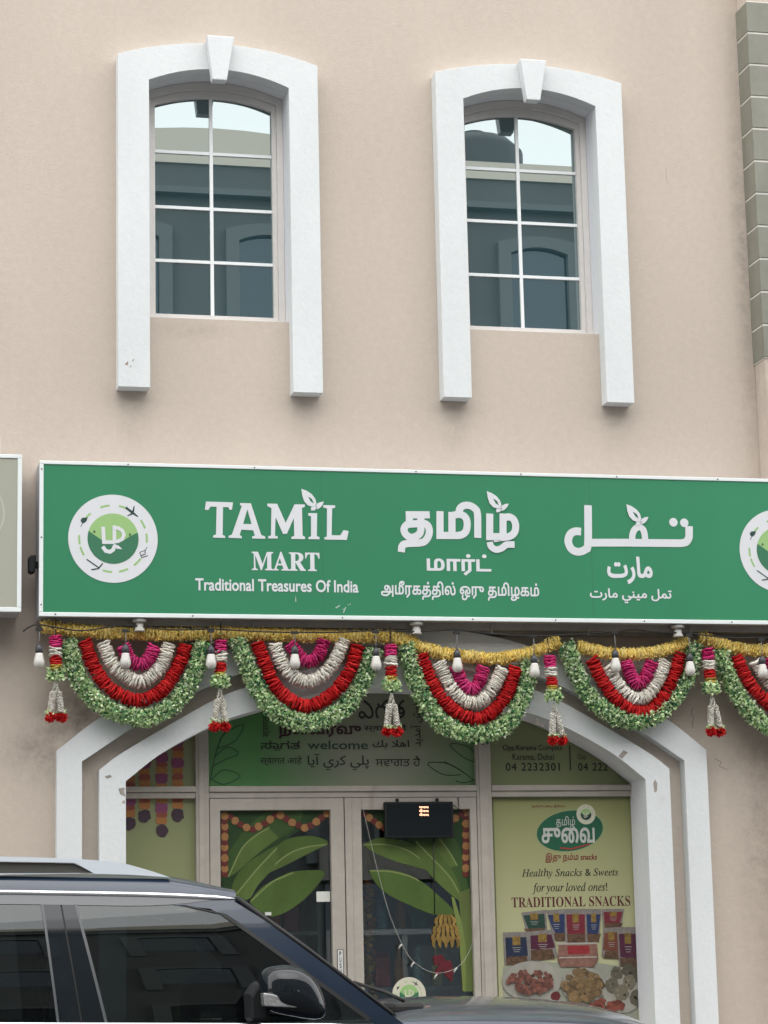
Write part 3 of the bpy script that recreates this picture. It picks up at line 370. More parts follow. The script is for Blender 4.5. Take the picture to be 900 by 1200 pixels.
def text(s, rect, y, m, parent, name='lettering', bold=0, shear=0, rot=0, spacing=1):
    """a line of lettering fitted into the rectangle (x0, z0, x1, z1) on the plane y, facing the street."""
    c = bpy.data.curves.new('lettering_curve', 'FONT'); c.body = s; c.size = 1; c.shear = shear; c.space_character = spacing
    t = bpy.data.objects.new('lettering_curve', c); COL.objects.link(t)
    dg = bpy.context.evaluated_depsgraph_get(); dg.update(); cu = t.to_curve(dg)
    polys = [spline_poly(sp) for sp in cu.splines if len(sp.bezier_points) > 2]; polys = [p for p in polys if len(p) > 2 and abs(area2(p)) > 1e-5]
    t.to_curve_clear(); bpy.data.objects.remove(t); bpy.data.curves.remove(c)
    outs, holes = [], []                                         # a contour inside one of opposite direction is a hole
    for p in polys:
        enc = [q for q in polys if q is not p and abs(area2(q)) > abs(area2(p)) and sum(inside(v, q) for v in p) > len(p)*.7]
        par = min(enc, key=lambda q: abs(area2(q))) if enc else None
        (holes if par is not None and area2(par)*area2(p) < 0 else outs).append(p)
    outs = [p if area2(p) > 0 else p[::-1] for p in outs]; holes = [p if area2(p) < 0 else p[::-1] for p in holes]
    loops = [grow(o, bold) for o in outs]+[g for h in holes for g in [grow(h, bold)] if area2(g)*area2(h) > 0]
    tr = (lambda p: (-p.y, p.x)) if rot == 90 else (lambda p: (p.x, p.y))
    allp = [tr(p) for g in loops for p in g]
    x0, x1 = min(p[0] for p in allp), max(p[0] for p in allp); z0, z1 = min(p[1] for p in allp), max(p[1] for p in allp)
    X0, Z0, X1, Z1 = rect; sx = (X1-X0)/(x1-x0); sz = (Z1-Z0)/(z1-z0)
    V, E = [], []
    for g in loops:
        o = len(V); V += [Vector(tr(p)) for p in g]; E += [(o+i, o+(i+1) % len(g)) for i in range(len(g))]
    ov, _, of, *_ = delaunay_2d_cdt(V, E, [], 0, 1e-7)
    A_ = np.array([[V[i].x, V[i].y, V[k].x, V[k].y] for i, k in E]); fs = []
    for f in of:
        cx_ = sum(ov[i].x for i in f)/len(f); cy_ = sum(ov[i].y for i in f)/len(f); ax, ay, bx, by = A_.T
        side = (bx-ax)*(cy_-ay)-(cx_-ax)*(by-ay)
        wn = int(((ay <= cy_) & (by > cy_) & (side > 0)).sum())-int(((ay > cy_) & (by <= cy_) & (side < 0)).sum())
        if wn != 0:                                              # inside the inked area
            p, q, r_ = [ov[i] for i in f[:3]]; fs.append(tuple(f) if (q.x-p.x)*(r_.y-p.y)-(q.y-p.y)*(r_.x-p.x) > 0 else tuple(f)[::-1])
    mb = MB().add([(X0+(p.x-x0)*sx, y, Z0+(p.y-z0)*sz) for p in ov], fs)
    return obj(name, mb, m, parent)
def serif(s, base=0x1D400):
    return ''.join(('\u210e' if base == 0x1D434 and ch == 'h' else chr(base+(ord(ch)-65 if ch.isupper() else ord(ch)-71))) if ch.isascii() and ch.isalpha() else ch for ch in s)

PETALM = mat('marigold_petal', (1, 1, 1), .85, spec=.1, tint=True)
# ------------------------------------------------------------------ ground (structure)
def struct(name, mb, m): return tag(obj(name, mb, m), kind='structure')
struct('road', MB().box(-60, 70, -60, 60, -.5, 0), ASPH)
struct('pavement', MB().box(-40, 50, -1.55, 9, .001, .15), PAVE)
struct('kerb', MB().box(-40, 50, -1.68, -1.552, .001, .16), mat('kerb_stone', (.33, .31, .29), .8, var=.1))
struct('far_pavement', MB().box(-40, 50, -20, -17.6, .001, .15), PAVE)

# ------------------------------------------------------------------ the shop building
shop = thing('shop_building', 'beige plastered shop building with white window surrounds and an arched shopfront', 'building', (2.246, 0, .15))
C = 2.246
IN_LO = [(1.69, 2.515), (1.45, 2.697), (1.10, 2.880), (.83, 2.968), (.42, 3.075), (0, 3.105)]
IN_UP = [(1.853, 2.585), (1.72, 2.685), (1.42, 2.862), (1.13, 3.022), (.918, 3.105), (.45, 3.235), (0, 3.275)]
OUT_LO = [(1.96, 2.637), (1.62, 2.862), (1.28, 3.052), (1.13, 3.125), (.96, 3.19), (.45, 3.335), (0, 3.38)]
OUT_UP = [(2.113, 2.706), (1.84, 2.915), (1.40, 3.17), (.943, 3.375), (.477, 3.476), (0, 3.52)]
def arch_curve(half, grow=0):
    L = [(C-a-grow, z+grow) for a, z in half]+[(C+a+grow*.999, z+grow) for a, z in half[-2::-1]]
    if grow: L = [(C+(x-C), z) for x, z in L]
    s = catmull([(x, z, 0) for x, z in L], .05); return [L[0]]+[(p.x, p.y) for p in s[1:]]+([L[-1]] if (s[-1]-Vector((*L[-1], 0))).length > .005 else [])
def arch_ring(lo, up, zb):                                      # inner curve left-to-right, outer curve back
    a, b = arch_curve(lo), arch_curve(up)
    return [(b[0][0], zb), (a[0][0], zb)]+a+[(a[-1][0], zb), (b[-1][0], zb)]+b[::-1]
def win_dims(c): return (c-.465, c+.465)
WINS = [(1.180, .512, 1.840, 5.018, 7.252, 7.362), (3.3025, 2.648, 3.958, 5.018, 7.262, 7.355)]
loops = [[(-9, 0), (9, 0), (9, 10.5), (-9, 10.5)]]
for c, xl, xr, zb, zc, za in WINS:
    x0, x1 = win_dims(c); loops.append([(x0-.03, 5.515), (x1+.03, 5.515)]+arcpts(x0-.03, x1+.03, 7.11, 7.215)[::-1])
ai = arch_curve([(a+.05, z+.05) for a, z in IN_LO])
loops.append([(ai[0][0], .12), (ai[-1][0], .12)]+ai[::-1])
obj('wall', MB().prism(loops, 0, .30), WALL, shop)
obj('wall', MB().box(-9, 9, 6, 6.3, 0, 10.5).box(-9, -8.7, .30, 6, 0, 10.5).box(8.7, 9, .30, 6, 0, 10.5), WALL, shop)
obj('roof', MB().box(-9, 9, 0, 6.3, 10.5, 10.7), PAVE, shop)
obj('pilaster', MB().box(4.872, 9, -.2, -.002, .15, 10.5), WALL, shop, bevel=.006)
q = MB(); zj = 5.337; hq = (7.888-5.337)/11
grout = MB().box(4.866, 5.42, -.206, .0-.004, 5.337, 7.888)
obj('quoin_joints', grout, mat('pale_grout', (.60, .58, .53), .8), shop)
for k in range(11): q.box(4.862, 5.32+.1*(k % 2), -.211, -.004, zj+k*hq+.008, zj+(k+1)*hq-.006)
obj('quoin_cladding', q, mat('grey_green_tile', (.205, .205, .165), .55, var=.12, vscale=9, var2=.12, v2scale=3), shop, bevel=.003)
TINTED = glass_mat('solar_film_glass', None, (.86, .97, .97), 1.52, .27, dark=(.018, .046, .056))
FRAMEW = mat('off_white_window_frame', (.62, .595, .57), .45, var=.05, vscale=14)
MUNT = {0: MUNTIN[0], 1: MUNTIN[1]}
for i, (c, xl, xr, zb, zc, za) in enumerate(WINS):
    x0, x1 = win_dims(c); ia = arcpts(x0, x1, 7.085, 7.185)
    sur = MB().prism([(xl, zb), (x0, zb)]+ia+[(x1, zb), (xr, zb)]+arcpts(xl, xr, zc, za)[::-1], -.12, -.001)
    so_ = obj('window_surround', sur, WHITE, shop, bevel=.007)
    oa = arcpts(x0-.029, x1+.029, 7.11, 7.214)
    obj('reveal_lining', MB().prism([(x0-.029, 5.517), (x0, 5.517)]+ia+[(x1, 5.517), (x1+.029, 5.517)]+oa[::-1], .0, .30), REVEAL, so_)
    kx = 1.175 if i == 0 else 3.311
    obj('keystone', MB().prism([(kx-.088, 7.387-i*.024), (kx-.052, 7.082-i*.008), (kx+.042, 7.082-i*.008), (kx+.094, 7.387-i*.024)], -.2, -.122), WHITE, so_, bevel=.006)
    win = MB()
    def inset(s_, t_, e_): return [(x0+s_, 5.518+e_), (x1-s_, 5.518+e_)]+arcpts(x0+s_, x1-s_, 7.085-t_*.72, 7.185-t_)[::-1]
    win.prism([inset(.001, .002, .001), inset(.042, .055, .034)], .115, .19)
    wf = obj('window', win, FRAMEW, shop, bevel=.003)
    obj('sash', MB().prism([inset(.0425, .056, .0345), inset(.072, .106, .060)], .135, .185), FRAMEW, wf, bevel=.003)
    obj('pane', MB().prism(inset(.066, .10, .055), .17, .182), TINTED, wf)
    bars = MB(); mx_, zs = MUNT[i]
    bars.box(mx_-.011, mx_+.011, .158, .172, 5.577, 7.083)
    for z in zs: bars.box(x0+.057, mx_-.0115, .159, .172, z-.010, z+.010).box(mx_+.0115, x1-.057, .159, .172, z-.010, z+.010)
    obj('glazing_bars', bars, mat('white_glazing_bar', (.78, .80, .80), .5), wf)
# arched surrounds of the shopfront
a1 = obj('arch_surround', MB().prism(arch_ring(OUT_LO, OUT_UP, .151), -.1, -.001), WHITE, shop, bevel=.008)
a2 = obj('arch_surround', MB().prism(arch_ring(IN_LO, IN_UP, .151), -.1, -.001), WHITE, shop, bevel=.008)
obj('reveal_lining', MB().prism(arch_ring(IN_LO, [(a+.048, z+.048) for a, z in IN_LO], .151), .0, .225), REVEAL, a2)
chip = mat('bare_plaster_chip', (.30, .27, .24), .9, var=.3, vscale=60)
cm = MB()
for pp in ([(.51,2.47),(.55,2.475),(.545,2.45),(.555,2.42),(.52,2.435)], [(.425,2.545),(.46,2.555),(.47,2.54),(.44,2.53)], [(.53,2.385),(.548,2.40),(.55,2.375)],
           [(3.755,2.665),(3.79,2.705),(3.82,2.69),(3.78,2.65)], [(3.985,2.49),(3.997,2.515),(4.012,2.49),(4.008,2.44),(3.99,2.43)], [(3.185,2.875),(3.27,2.85),(3.21,2.91)]):
    cm.prism(pp, -.1015, -.0995)
obj('chipped_paint', cm, chip, a2)
cm = MB()
for pp in ([(.555,5.165),(.575,5.185),(.57,5.16)], [(.60,5.19),(.612,5.205),(.606,5.185)], [(.585,5.15),(.595,5.158),(.588,5.143)]): cm.prism(pp, -.1215, -.1195)
for L_ in ([(4.316,2.996),(4.302,2.956),(4.319,2.923),(4.305,2.883),(4.312,2.86)], [(4.454,2.658),(4.495,2.636),(4.482,2.608),(4.54,2.585)], [(4.30,6.72),(4.296,6.66),(4.303,6.60)]): obj('hairline_crack', MB().stroke(L_, max(.0035-.0022*(L_[0][1] > 5), .0015), -.0012, .001), mat('crack_brown', (.25, .20, .165), .9), shop)  # hairline cracks drawn as thin brown strokes
obj('chipped_paint', cm, mat('rust_stain', (.25, .15, .08), .9), shop)
# shopfront: mullions, transom, panels and the two door leaves
def clip_under(poly_z, x, d=0):                                 # height of the arch soffit above x
    a = arch_curve([(p+.03, z+.03) for p, z in IN_LO])
    for i in range(len(a)-1):
        if a[i][0] <= x <= a[i+1][0]:
            t = (x-a[i][0])/max(a[i+1][0]-a[i][0], 1e-6); return a[i][1]*(1-t)+a[i+1][1]*t-d
    return a[0][1]
fr = MB()
XL, XR = .53, 3.962
for x0, x1 in ((1.037, 1.121), (2.877, 2.978)):
    zt = min(clip_under(0, x0), clip_under(0, x1))
    fr.box(x0, x1, .195, .27, .15, zt); fr.box(x0+.018, x1-.03, .187, .1948, .15, zt-.02)
for x0, x1 in ((XL, 1.036), (1.122, 2.876), (2.979, XR)):
    fr.box(x0, x1, .20, .27, 2.43, 2.468); fr.box(x0, x1, .188, .27, 2.4685, 2.505)
for x0, x1 in ((XL, 1.036), (2.979, XR)): fr.box(x0, x1, .20, .27, .15, .28)
obj('shopfront_frame', fr, SHOPALU, shop, bevel=.004)
def panel_poly(x0, x1, z0):
    n = 14; return [(x0, z0), (x1, z0)]+[(x0+(x1-x0)*k/n, clip_under(0, x0+(x1-x0)*k/n)) for k in range(n, -1, -1)]
OLIVE = mat('olive_window_film', (.235, .255, .125), .35, var2=.10, v2scale=1.5)
OLIVE2 = mat('dark_olive_window_film', (.205, .235, .11), .35, var2=.08, v2scale=1.5)
for x0, x1 in ((XL, 1.0365),): obj('fanlight_panel', MB().prism(panel_poly(x0, x1, 2.5055), .24, .252), OLIVE, shop)
obj('side_panel', MB().box(XL, 1.0365, .24, .252, .2805, 2.4295), OLIVE, shop)
obj('side_panel', MB().box(2.9785, XR, .2445, .252, .2805, 2.4295), OLIVE, shop)
obj('fanlight_panel', MB().prism(panel_poly(2.9785, XR, 2.5055), .2405, .252), OLIVE2, shop)
# printed fanlight film in the middle: green fading to grey-olive in the centre of the print
gm = mat('green_gradient_film', (.05, .12, .04), .35); n_ = gm.node_tree.nodes; l_ = gm.node_tree.links
tcn = n_.new('ShaderNodeTexCoord'); gr = n_.new('ShaderNodeTexGradient'); gr.gradient_type = 'SPHERICAL'; mp_ = n_.new('ShaderNodeMapping')
mp_.inputs['Location'].default_value = (0, 0, -2.65); mp_.inputs['Scale'].default_value = (1.05, 1, 1.0)
rp = n_.new('ShaderNodeValToRGB'); rp.color_ramp.elements[0].position = .12; rp.color_ramp.elements[0].color = (.075, .225, .065, 1)
rp.color_ramp.elements[1].position = .62; rp.color_ramp.elements[1].color = (.235, .25, .18, 1)
l_.new(tcn.outputs['Object'], mp_.inputs[0]); l_.new(mp_.outputs[0], gr.inputs[0]); l_.new(gr.outputs[0], rp.inputs[0]); l_.new(rp.outputs[0], n_['Principled BSDF'].inputs['Base Color'])
obj('fanlight_panel', MB().prism(panel_poly(1.1215, 2.8765, 2.5055), .24, .252), gm, shop)
CLEAR = glass_mat('door_glass', (.86, .90, .90), (.90, .96, 1), 1.5, .02)
for x0, x1, g0, g1 in ((1.125, 1.993, 1.192, 1.906), (1.999, 2.873, 2.106, 2.829)):
    fm = MB().prism([[(x0, .17), (x1, .17), (x1, 2.427), (x0, 2.427)], [(g0, .42), (g1, .42), (g1, 2.352), (g0, 2.352)]], .198, .25)
    if x0 > 1.99: fm.box(2.045, 2.05, .1955, .1979, .2, 2.42)
    dl = obj('door_leaf', fm, SHOPALU, shop, bevel=.004)
    obj('pane', MB().box(g0-.004, g1+.004, .240, .2455, .416, 2.356), CLEAR, dl)
    hx = 1.95 if x0 < 1.5 else 2.02
    obj('handle', MB().tube([(hx, .198, .95), (hx, .15, .95), (hx, .15, 1.25), (hx, .198, 1.25)], .011), mat('steel_handle', (.5, .5, .5), .25, 1), dl)
# room behind the glass
inn = MB().box(-.2, 4.7, 5.2, 5.25, .12, 3.45).box(-.25, -.2, .32, 5.2, .12, 3.45).box(4.7, 4.75, .32, 5.2, .12, 3.45)
obj('interior_wall', inn, mat('interior_paint', (.34, .38, .38), .8), shop)
obj('interior_floor', MB().box(-.2, 4.7, .3, 5.2, .152, .165), mat('interior_tile', (.35, .34, .32), .3), shop)
obj('interior_ceiling', MB().box(-.2, 4.7, .32, 5.2, 3.4, 3.45), mat('interior_ceiling_board', (.55, .55, .52), .9), shop)

# ------------------------------------------------------------------ shelves and goods seen dimly through the doors
SHELFM = mat('grey_shelf_steel', (.30, .33, .35), .5)
goods_cols = [(.45, .06, .05), (.60, .42, .05), (.08, .25, .10), (.06, .12, .35), (.55, .50, .42), (.50, .20, .04), (.30, .05, .12), (.20, .38, .42)]
def shelf(x, y, wd, label):
    t = thing('store_shelf', label, 'shelf', (x, y, .165), 'steel shelves in the shop')
    obj('back_panel', MB().box(x, x+wd, y+.38, y+.40, .165, 2.0), SHELFM, t)
    for xx in (x, x+wd-.03): obj('upright', MB().box(xx, xx+.03, y, y+.379, .166, 2.0), SHELFM, t)
    for z in (.35, .78, 1.20, 1.58): obj('shelf_board', MB().box(x+.031, x+wd-.031, y, y+.379, z, z+.025), SHELFM, t)
shelf(1.15, 1.0, .85, 'grey steel shelf of groceries seen through the left door leaf'); shelf(2.12, .72, .80, 'grey steel shelf of groceries behind the right door leaf')
protos = []
for k, cc in enumerate(goods_cols):
    gmat = mat('grocery_print_%s' % 'abcdefgh'[k], cc, .4, var=.25, vscale=18); mb = MB()
    if k % 2:
        mb.lathe([(.036, 0), (.038, .01), (.038, .15), (.03, .18), (.014, .205), (.014, .24), (.017, .245), (.017, .265)], 0, 0, 0, 12); nm = 'bottle'
    else:
        mb.box(-.055, .055, -.03, .03, 0, .2).box(-.05, .05, -.012, .012, .2, .225); nm = 'packet'
    o = obj(nm, mb, gmat, bevel=0 if k % 2 else .012); protos.append(o)
used = set()
for (sx, sy, wd, wh) in ((1.15, 1.0, .85, 'left'), (2.12, .72, .80, 'right')):
    for lv, z in enumerate((.80, 1.225, 1.605)):
        x = sx+.11
        while x < sx+wd-.1:
            k = random.randrange(8); p = protos[k]
            if k in used: o = p.copy(); COL.objects.link(o)
            else: o = p; used.add(k)
            o.location = (x, sy+.10, z+.002); o.rotation_euler = (0, 0, random.uniform(-.2, .2))
            kind = 'bottle' if k % 2 else 'packet'
            tag(o, '%s standing on the steel shelf behind the %s door leaf' % ('small bottle' if k % 2 else 'upright grocery packet', wh), kind, '%ss on the shelf behind the %s door leaf' % (kind, wh))
            x += random.uniform(.115, .15)
for k, p in enumerate(protos):
    if k not in used: bpy.data.objects.remove(p)

# ------------------------------------------------------------------ prints and stickers on the shopfront
INK = mat('black_ink', (.012, .014, .012), .5); MAROON = mat('maroon_ink', (.032, .005, .008), .5); DGREEN = mat('dark_green_ink', (.010, .045, .022), .5)
GREYINK = mat('grey_ink', (.022, .026, .020), .5)
wel = thing('welcome_sign', 'printed welcome greeting in many languages on the green fanlight above the doors', 'sign', (2.0, .236, 2.51))
Y = .2365
text('\u0ba8\u0bb2\u0bcd\u0bb5\u0bb0\u0bb5\u0bc1', D['W_nal'], Y, MAROON, wel, bold=.034)
text('welcome', D['W_wel'], Y, DGREEN, wel, bold=.01)
k0 = D['W_kan']; text('\u0cb8\u0cbe\u0c97\u0ca4', (k0[0], k0[1]+.012, k0[2], k0[3]), Y, INK, wel, bold=.012); text('\u0cb5', (k0[0]+.085, k0[1], k0[0]+.125, k0[1]+.022), Y, INK, wel)
text('\ufe8d\ufeeb\ufefc \ufe91\ufeda'.replace('\ufe8d\ufeeb\ufefc \ufe91\ufeda', '\ufeda\ufe91 \ufefc\ufeeb\ufe8d'), D['W_ar'], Y, INK, wel, bold=.012)
text('\u0938\u094d\u0935\u093e\u0917\u0924 \u0906\u0939\u0947', D['W_mar'], Y, GREYINK, wel, bold=.006)
text('\ufe8e\ufef3\ufe81 \ufef1\ufead\ufedb \ufef2\ufee0\ufb58', D['W_urd'], Y, INK, wel, bold=.008)
text('\u0a38\u0a35\u0a3e\u0a17\u0a24 \u0a39\u0a48', D['W_gur'], Y, GREYINK, wel, bold=.004)
text('\u0c0e\u0c17\u0c24', D['W_tel'], Y, INK, wel, bold=.0)
text('\u0938\u094d\u0935\u093e\u0917\u0924 \u0939\u0948', D['W_hin'], Y, INK, wel, bold=.008)
text('\u0938\u094d\u0935\u093e\u0917\u0924\u092e', D['W_vl'], Y, GREYINK, wel, rot=90, bold=.004)
text('\ufeaa\ufef3\ufeaa\ufee3\ufe81 \ufeb5\ufeee\ufea7', D['W_vr'], Y, INK, wel, rot=90, bold=.004)
for L in D['WLEAFL']+D['WLEAFR']: obj('leaf_outline', MB().stroke([(p.x, p.y) for p in catmull([(*p, 0) for p in L], .02)], .005, Y, Y+.001), DGREEN, wel)
adr = thing('address_sign', 'black address and phone number lettering on the right olive fanlight', 'sign', (3.3, .236, 2.51))
text('Opp.Karama Complex', D['A_a'], .237, INK, adr, bold=.004); text('Karama, Dubai', D['A_b'], .237, INK, adr, bold=.004); text('04 2232301', D['A_c'], .237, INK, adr, bold=.012, spacing=1.15)
d_ = D['A_d']; text('Opp.', (d_[0], d_[1], d_[0]+.062, d_[3]), .237, GREYINK, adr); text('04 222', D['A_e'], .237, INK, adr, bold=.012, spacing=1.15)
al = D['A_line']; obj('divider', MB().box(al[0][0]-.003, al[0][0]+.003, .2365, .2395, al[1][1], al[0][1]), INK, adr)
# strings of printed flowers on the left panel
FC = {'plum': (.045, .022, .035), 'orange': (.36, .145, .035), 'red': (.26, .06, .035), 'pink': (.21, .045, .115)}
FM = {k: mat('printed_%s_flower' % k, v, .5, var=.35, vscale=70) for k, v in FC.items()}
desc = ['half hidden at the arch edge', 'second from the arch edge, short', 'hanging lowest of the four', 'nearest the left door leaf']
for i, st in enumerate(D['STRINGS']):
    t = thing('flower_string', 'printed orange and purple flower string on the left panel, '+desc[i], 'flower string', (st[0][0], .236, st[0][1]), 'flower strings on the left panel')
    for j, (x, z, a, b, c) in enumerate(st):
        if x-a < .50: a = max(a*.8, .02)
        nn = 18; poly = []
        for k in range(nn):
            an = 2*math.pi*k/nn; cx_, cz_ = math.cos(an), math.sin(an); e = .55 if c != 'plum' else 1
            kk = random.uniform(.88, 1.1)
            poly.append((x+a*kk*math.copysign(abs(cx_)**e, cx_), z+b*kk*math.copysign(abs(cz_)**e, cz_)))
        zt = clip_under(0, x)+.02
        if z < zt: obj('flower', MB().prism(poly, .2362-.0006*(j % 3), .2396), FM[c], t)
# banana plant decals on the two door panes
LEAFG = {k: mat('banana_leaf_print_'+k, v, .38, spec=.3, var2=.25, v2scale=5, var=.12, vscale=30) for k, v in dict(light=(.075, .125, .030), mid=(.048, .092, .026), dark=(.026, .058, .020), pale=(.098, .150, .038)).items()}
for lm_ in LEAFG.values():
    n_ = lm_.node_tree.nodes; l_ = lm_.node_tree.links; bs = n_['Principled BSDF']; src = bs.inputs['Base Color'].links[0].from_socket
    tcn = n_.new('ShaderNodeTexCoord'); mp_ = n_.new('ShaderNodeMapping'); mp_.inputs['Rotation'].default_value = (0, R(35), 0); wv = n_.new('ShaderNodeTexWave'); wv.inputs['Scale'].default_value = 26; wv.inputs['Distortion'].default_value = 2.5; wv.inputs['Detail'].default_value = 3
    mr = n_.new('ShaderNodeMapRange'); mr.inputs[3].default_value = .72; mr.inputs[4].default_value = 1.12; mx = n_.new('ShaderNodeMix'); mx.data_type = 'RGBA'; mx.blend_type = 'MULTIPLY'; mx.inputs[0].default_value = 1
    l_.new(tcn.outputs['Object'], mp_.inputs[0]); l_.new(mp_.outputs[0], wv.inputs[0]); l_.new(wv.outputs[1], mr.inputs[0]); l_.new(src, mx.inputs[6]); l_.new(mr.outputs[0], mx.inputs[7]); l_.new(mx.outputs[2], bs.inputs['Base Color'])
RIB = mat('leaf_rib_print', (.17, .21, .07), .4); STEM = mat('banana_stem_print', (.10, .135, .035), .4, var2=.2, v2scale=4)
ORB = mat('orange_marigold_print', (.30, .14, .045), .5, var=.3, vscale=90); RDB = mat('red_marigold_print', (.11, .014, .012), .5, var=.3, vscale=90)
def decal(name, label, keys, beads, loc):
    t = thing(name, label, 'decal', loc)
    for j, (k, tone) in enumerate(keys):
        y = .2385-.0007*j
        pl = [(p.x, p.y) for p in catmull([(*p, 0) for p in D['LEAVES'][k]+[D['LEAVES'][k][0]]], .03)][:-1]
        x0, x1 = (1.1935, 1.9045) if beads == 'BEADS_L' else (2.1075, 2.8275)
        pl = [(min(max(x, x0), x1), min(z, 2.3505)) for x, z in pl]
        lf = obj('leaf', MB().prism(pl, y, y+.0005), LEAFG[tone], t)
        if k in D['RIBS']:
            rb = catmull([(*p, 0) for p in D['RIBS'][k]], .03); m_ = MB()
            if k in 'acdghi':                                    # paler half of the leaf below its midrib
                A_, B_ = Vector((rb[0].x, rb[0].y)), Vector((rb[-1].x, rb[-1].y)); ax = (B_-A_).normalized(); nx_ = Vector((-ax.y, ax.x))
                if nx_.y > 0: nx_ = -nx_
                lowr = sorted([p for p in pl if (Vector(p)-A_).dot(nx_) > .012 and 0 < (Vector(p)-A_).dot(ax) < (B_-A_).length], key=lambda p: (Vector(p)-A_).dot(ax))
                if len(lowr) > 2: obj('leaf_half', MB().prism([(p.x, p.y) for p in rb]+lowr[::-1], y-.00025, y-.00012), LEAFG['pale'], lf)
            m_.stroke([(p.x, p.y) for p in rb], .009, y-.0003, y-.0001); obj('midrib', m_, RIB, lf)
    for j, (x, z) in enumerate(D[beads]):
        rg = (.026 if j % 2 else .023); pz = min(z, 2.333); obj('marigold', MB().prism([(x+rg*random.uniform(.88, 1.06)*math.cos(k*.3927), pz+rg*random.uniform(.88, 1.06)*math.sin(k*.3927)) for k in range(16)], .2335-.0002*(j % 4), .2338-.0002*(j % 4)), ORB if j % 2 else RDB, t)
    return t
dl_ = decal('banana_plant_decal', 'banana leaf decal with marigold strings on the left door pane', [('l', 'dark'), ('d', 'mid'), ('b', 'light'), ('a', 'light'), ('c', 'light')], 'BEADS_L', (1.3, .236, 1.3))
dr_ = decal('banana_plant_decal', 'banana plant decal with trunk and fruit bunch on the right door pane', [('j', 'dark'), ('m', 'dark'), ('i', 'mid'), ('f', 'light'), ('g', 'light'), ('h', 'light')], 'BEADS_R', (2.7, .236, .9))
cl = lambda L: [(min(x, 2.8275), z) for x, z in L]
obj('trunk', MB().prism(cl(D['TRUNK']), .2335, .234), STEM, dr_); obj('stalk', MB().prism(cl(D['STALK']), .2325, .233), mat('pale_stalk_print', (.15, .19, .05), .4), dr_)
b0 = D['R_BANANA']; bm_ = MB()
bcx = (b0[0]+b0[2])/2; bh = b0[3]-b0[1]; bw = b0[2]-b0[0]; jj = 0
for row, (nb, zr) in enumerate(((5, .98), (6, .72), (6, .50), (5, .34))):
    for k in range(nb):
        f = (k+.5)/nb-.5; x = bcx+f*bw*(.62+.16*min(row, 2)); z = b0[1]+bh*zr; ln = bh*.34; g = random.uniform(.65, 1.2)
        pts_ = [(x-f*.02, z), (x+f*.035, z-ln*.3), (x+f*.05, z-ln*.65), (x+f*.03, z-ln)]; wb = (.010, .019, .019, .007); L_, R_ = [], []
        for (px, pz), wv_ in zip(pts_, wb): L_.append((px-wv_*.62, pz)); R_.append((px+wv_*.62, pz))
        jj += 1; bm_.prism(L_+R_[::-1], .2316-.00012*jj, .2317-.00012*jj, col=(.24*g, .15*g, .035*g))
obj('banana_bunch', bm_, mat('banana_print', (1, 1, 1), .4, tint=True, var=.25, vscale=45), dr_)
f0 = D['R_FLOWER']; fx = (f0[0]+f0[2])/2
fm_ = MB().prism([(fx-.07, f0[3]-.03), (fx-.01, f0[3]-.02), (fx+.02, f0[3]-.07), (fx-.06, f0[3]-.09)], .2322, .2326)
fm_.prism([(fx-.03, f0[3]-.06), (fx+.05, f0[3]-.06), (fx+.062, f0[1]+.06), (fx+.05, f0[1]), (fx+.02, f0[1]+.03), (fx-.02, f0[1]+.09)], .2310, .2314).prism([(fx-.065, f0[1]+.06), (fx-.02, f0[1]+.13), (fx-.01, f0[1]+.08), (fx-.04, f0[1]+.04)], .2316, .2320)
obj('blossom', fm_, mat('red_blossom_print', (.10, .010, .016), .4, var=.2, vscale=20), dr_)
nt_ = D['R_NOTE']; tag(obj('paper_note', MB().box(nt_[0], nt_[2], .2335, .2375, nt_[1], nt_[3]), mat('white_paper', (.62, .63, .58), .8), at=(nt_[0], .2335, nt_[1])), 'small blank white paper note stuck on the left door pane', 'note')
pu = D['R_PUSH']; ps = thing('push_sticker', 'white vertical push sticker on the left door stile', 'sticker', (pu[0], .196, pu[1]))
obj('plate', MB().box(pu[0], pu[2], .1945, .1975, pu[1]-.03, pu[3]), mat('black_sticker_edge', (.03, .03, .03), .4), ps); obj('face', MB().box(pu[0]+.004, pu[2]-.004, .1935, .1943, pu[1]-.026, pu[3]-.004), mat('pale_sticker', (.6, .6, .58), .4), ps)
hz = (pu[3]-pu[1]+.03)/4.2
for k, ch in enumerate('PUSH'): text(ch, (pu[0]+.014, pu[3]-.012-hz*(k+.82), pu[2]-.014, pu[3]-.012-hz*k), .1928, INK, ps, bold=.02)
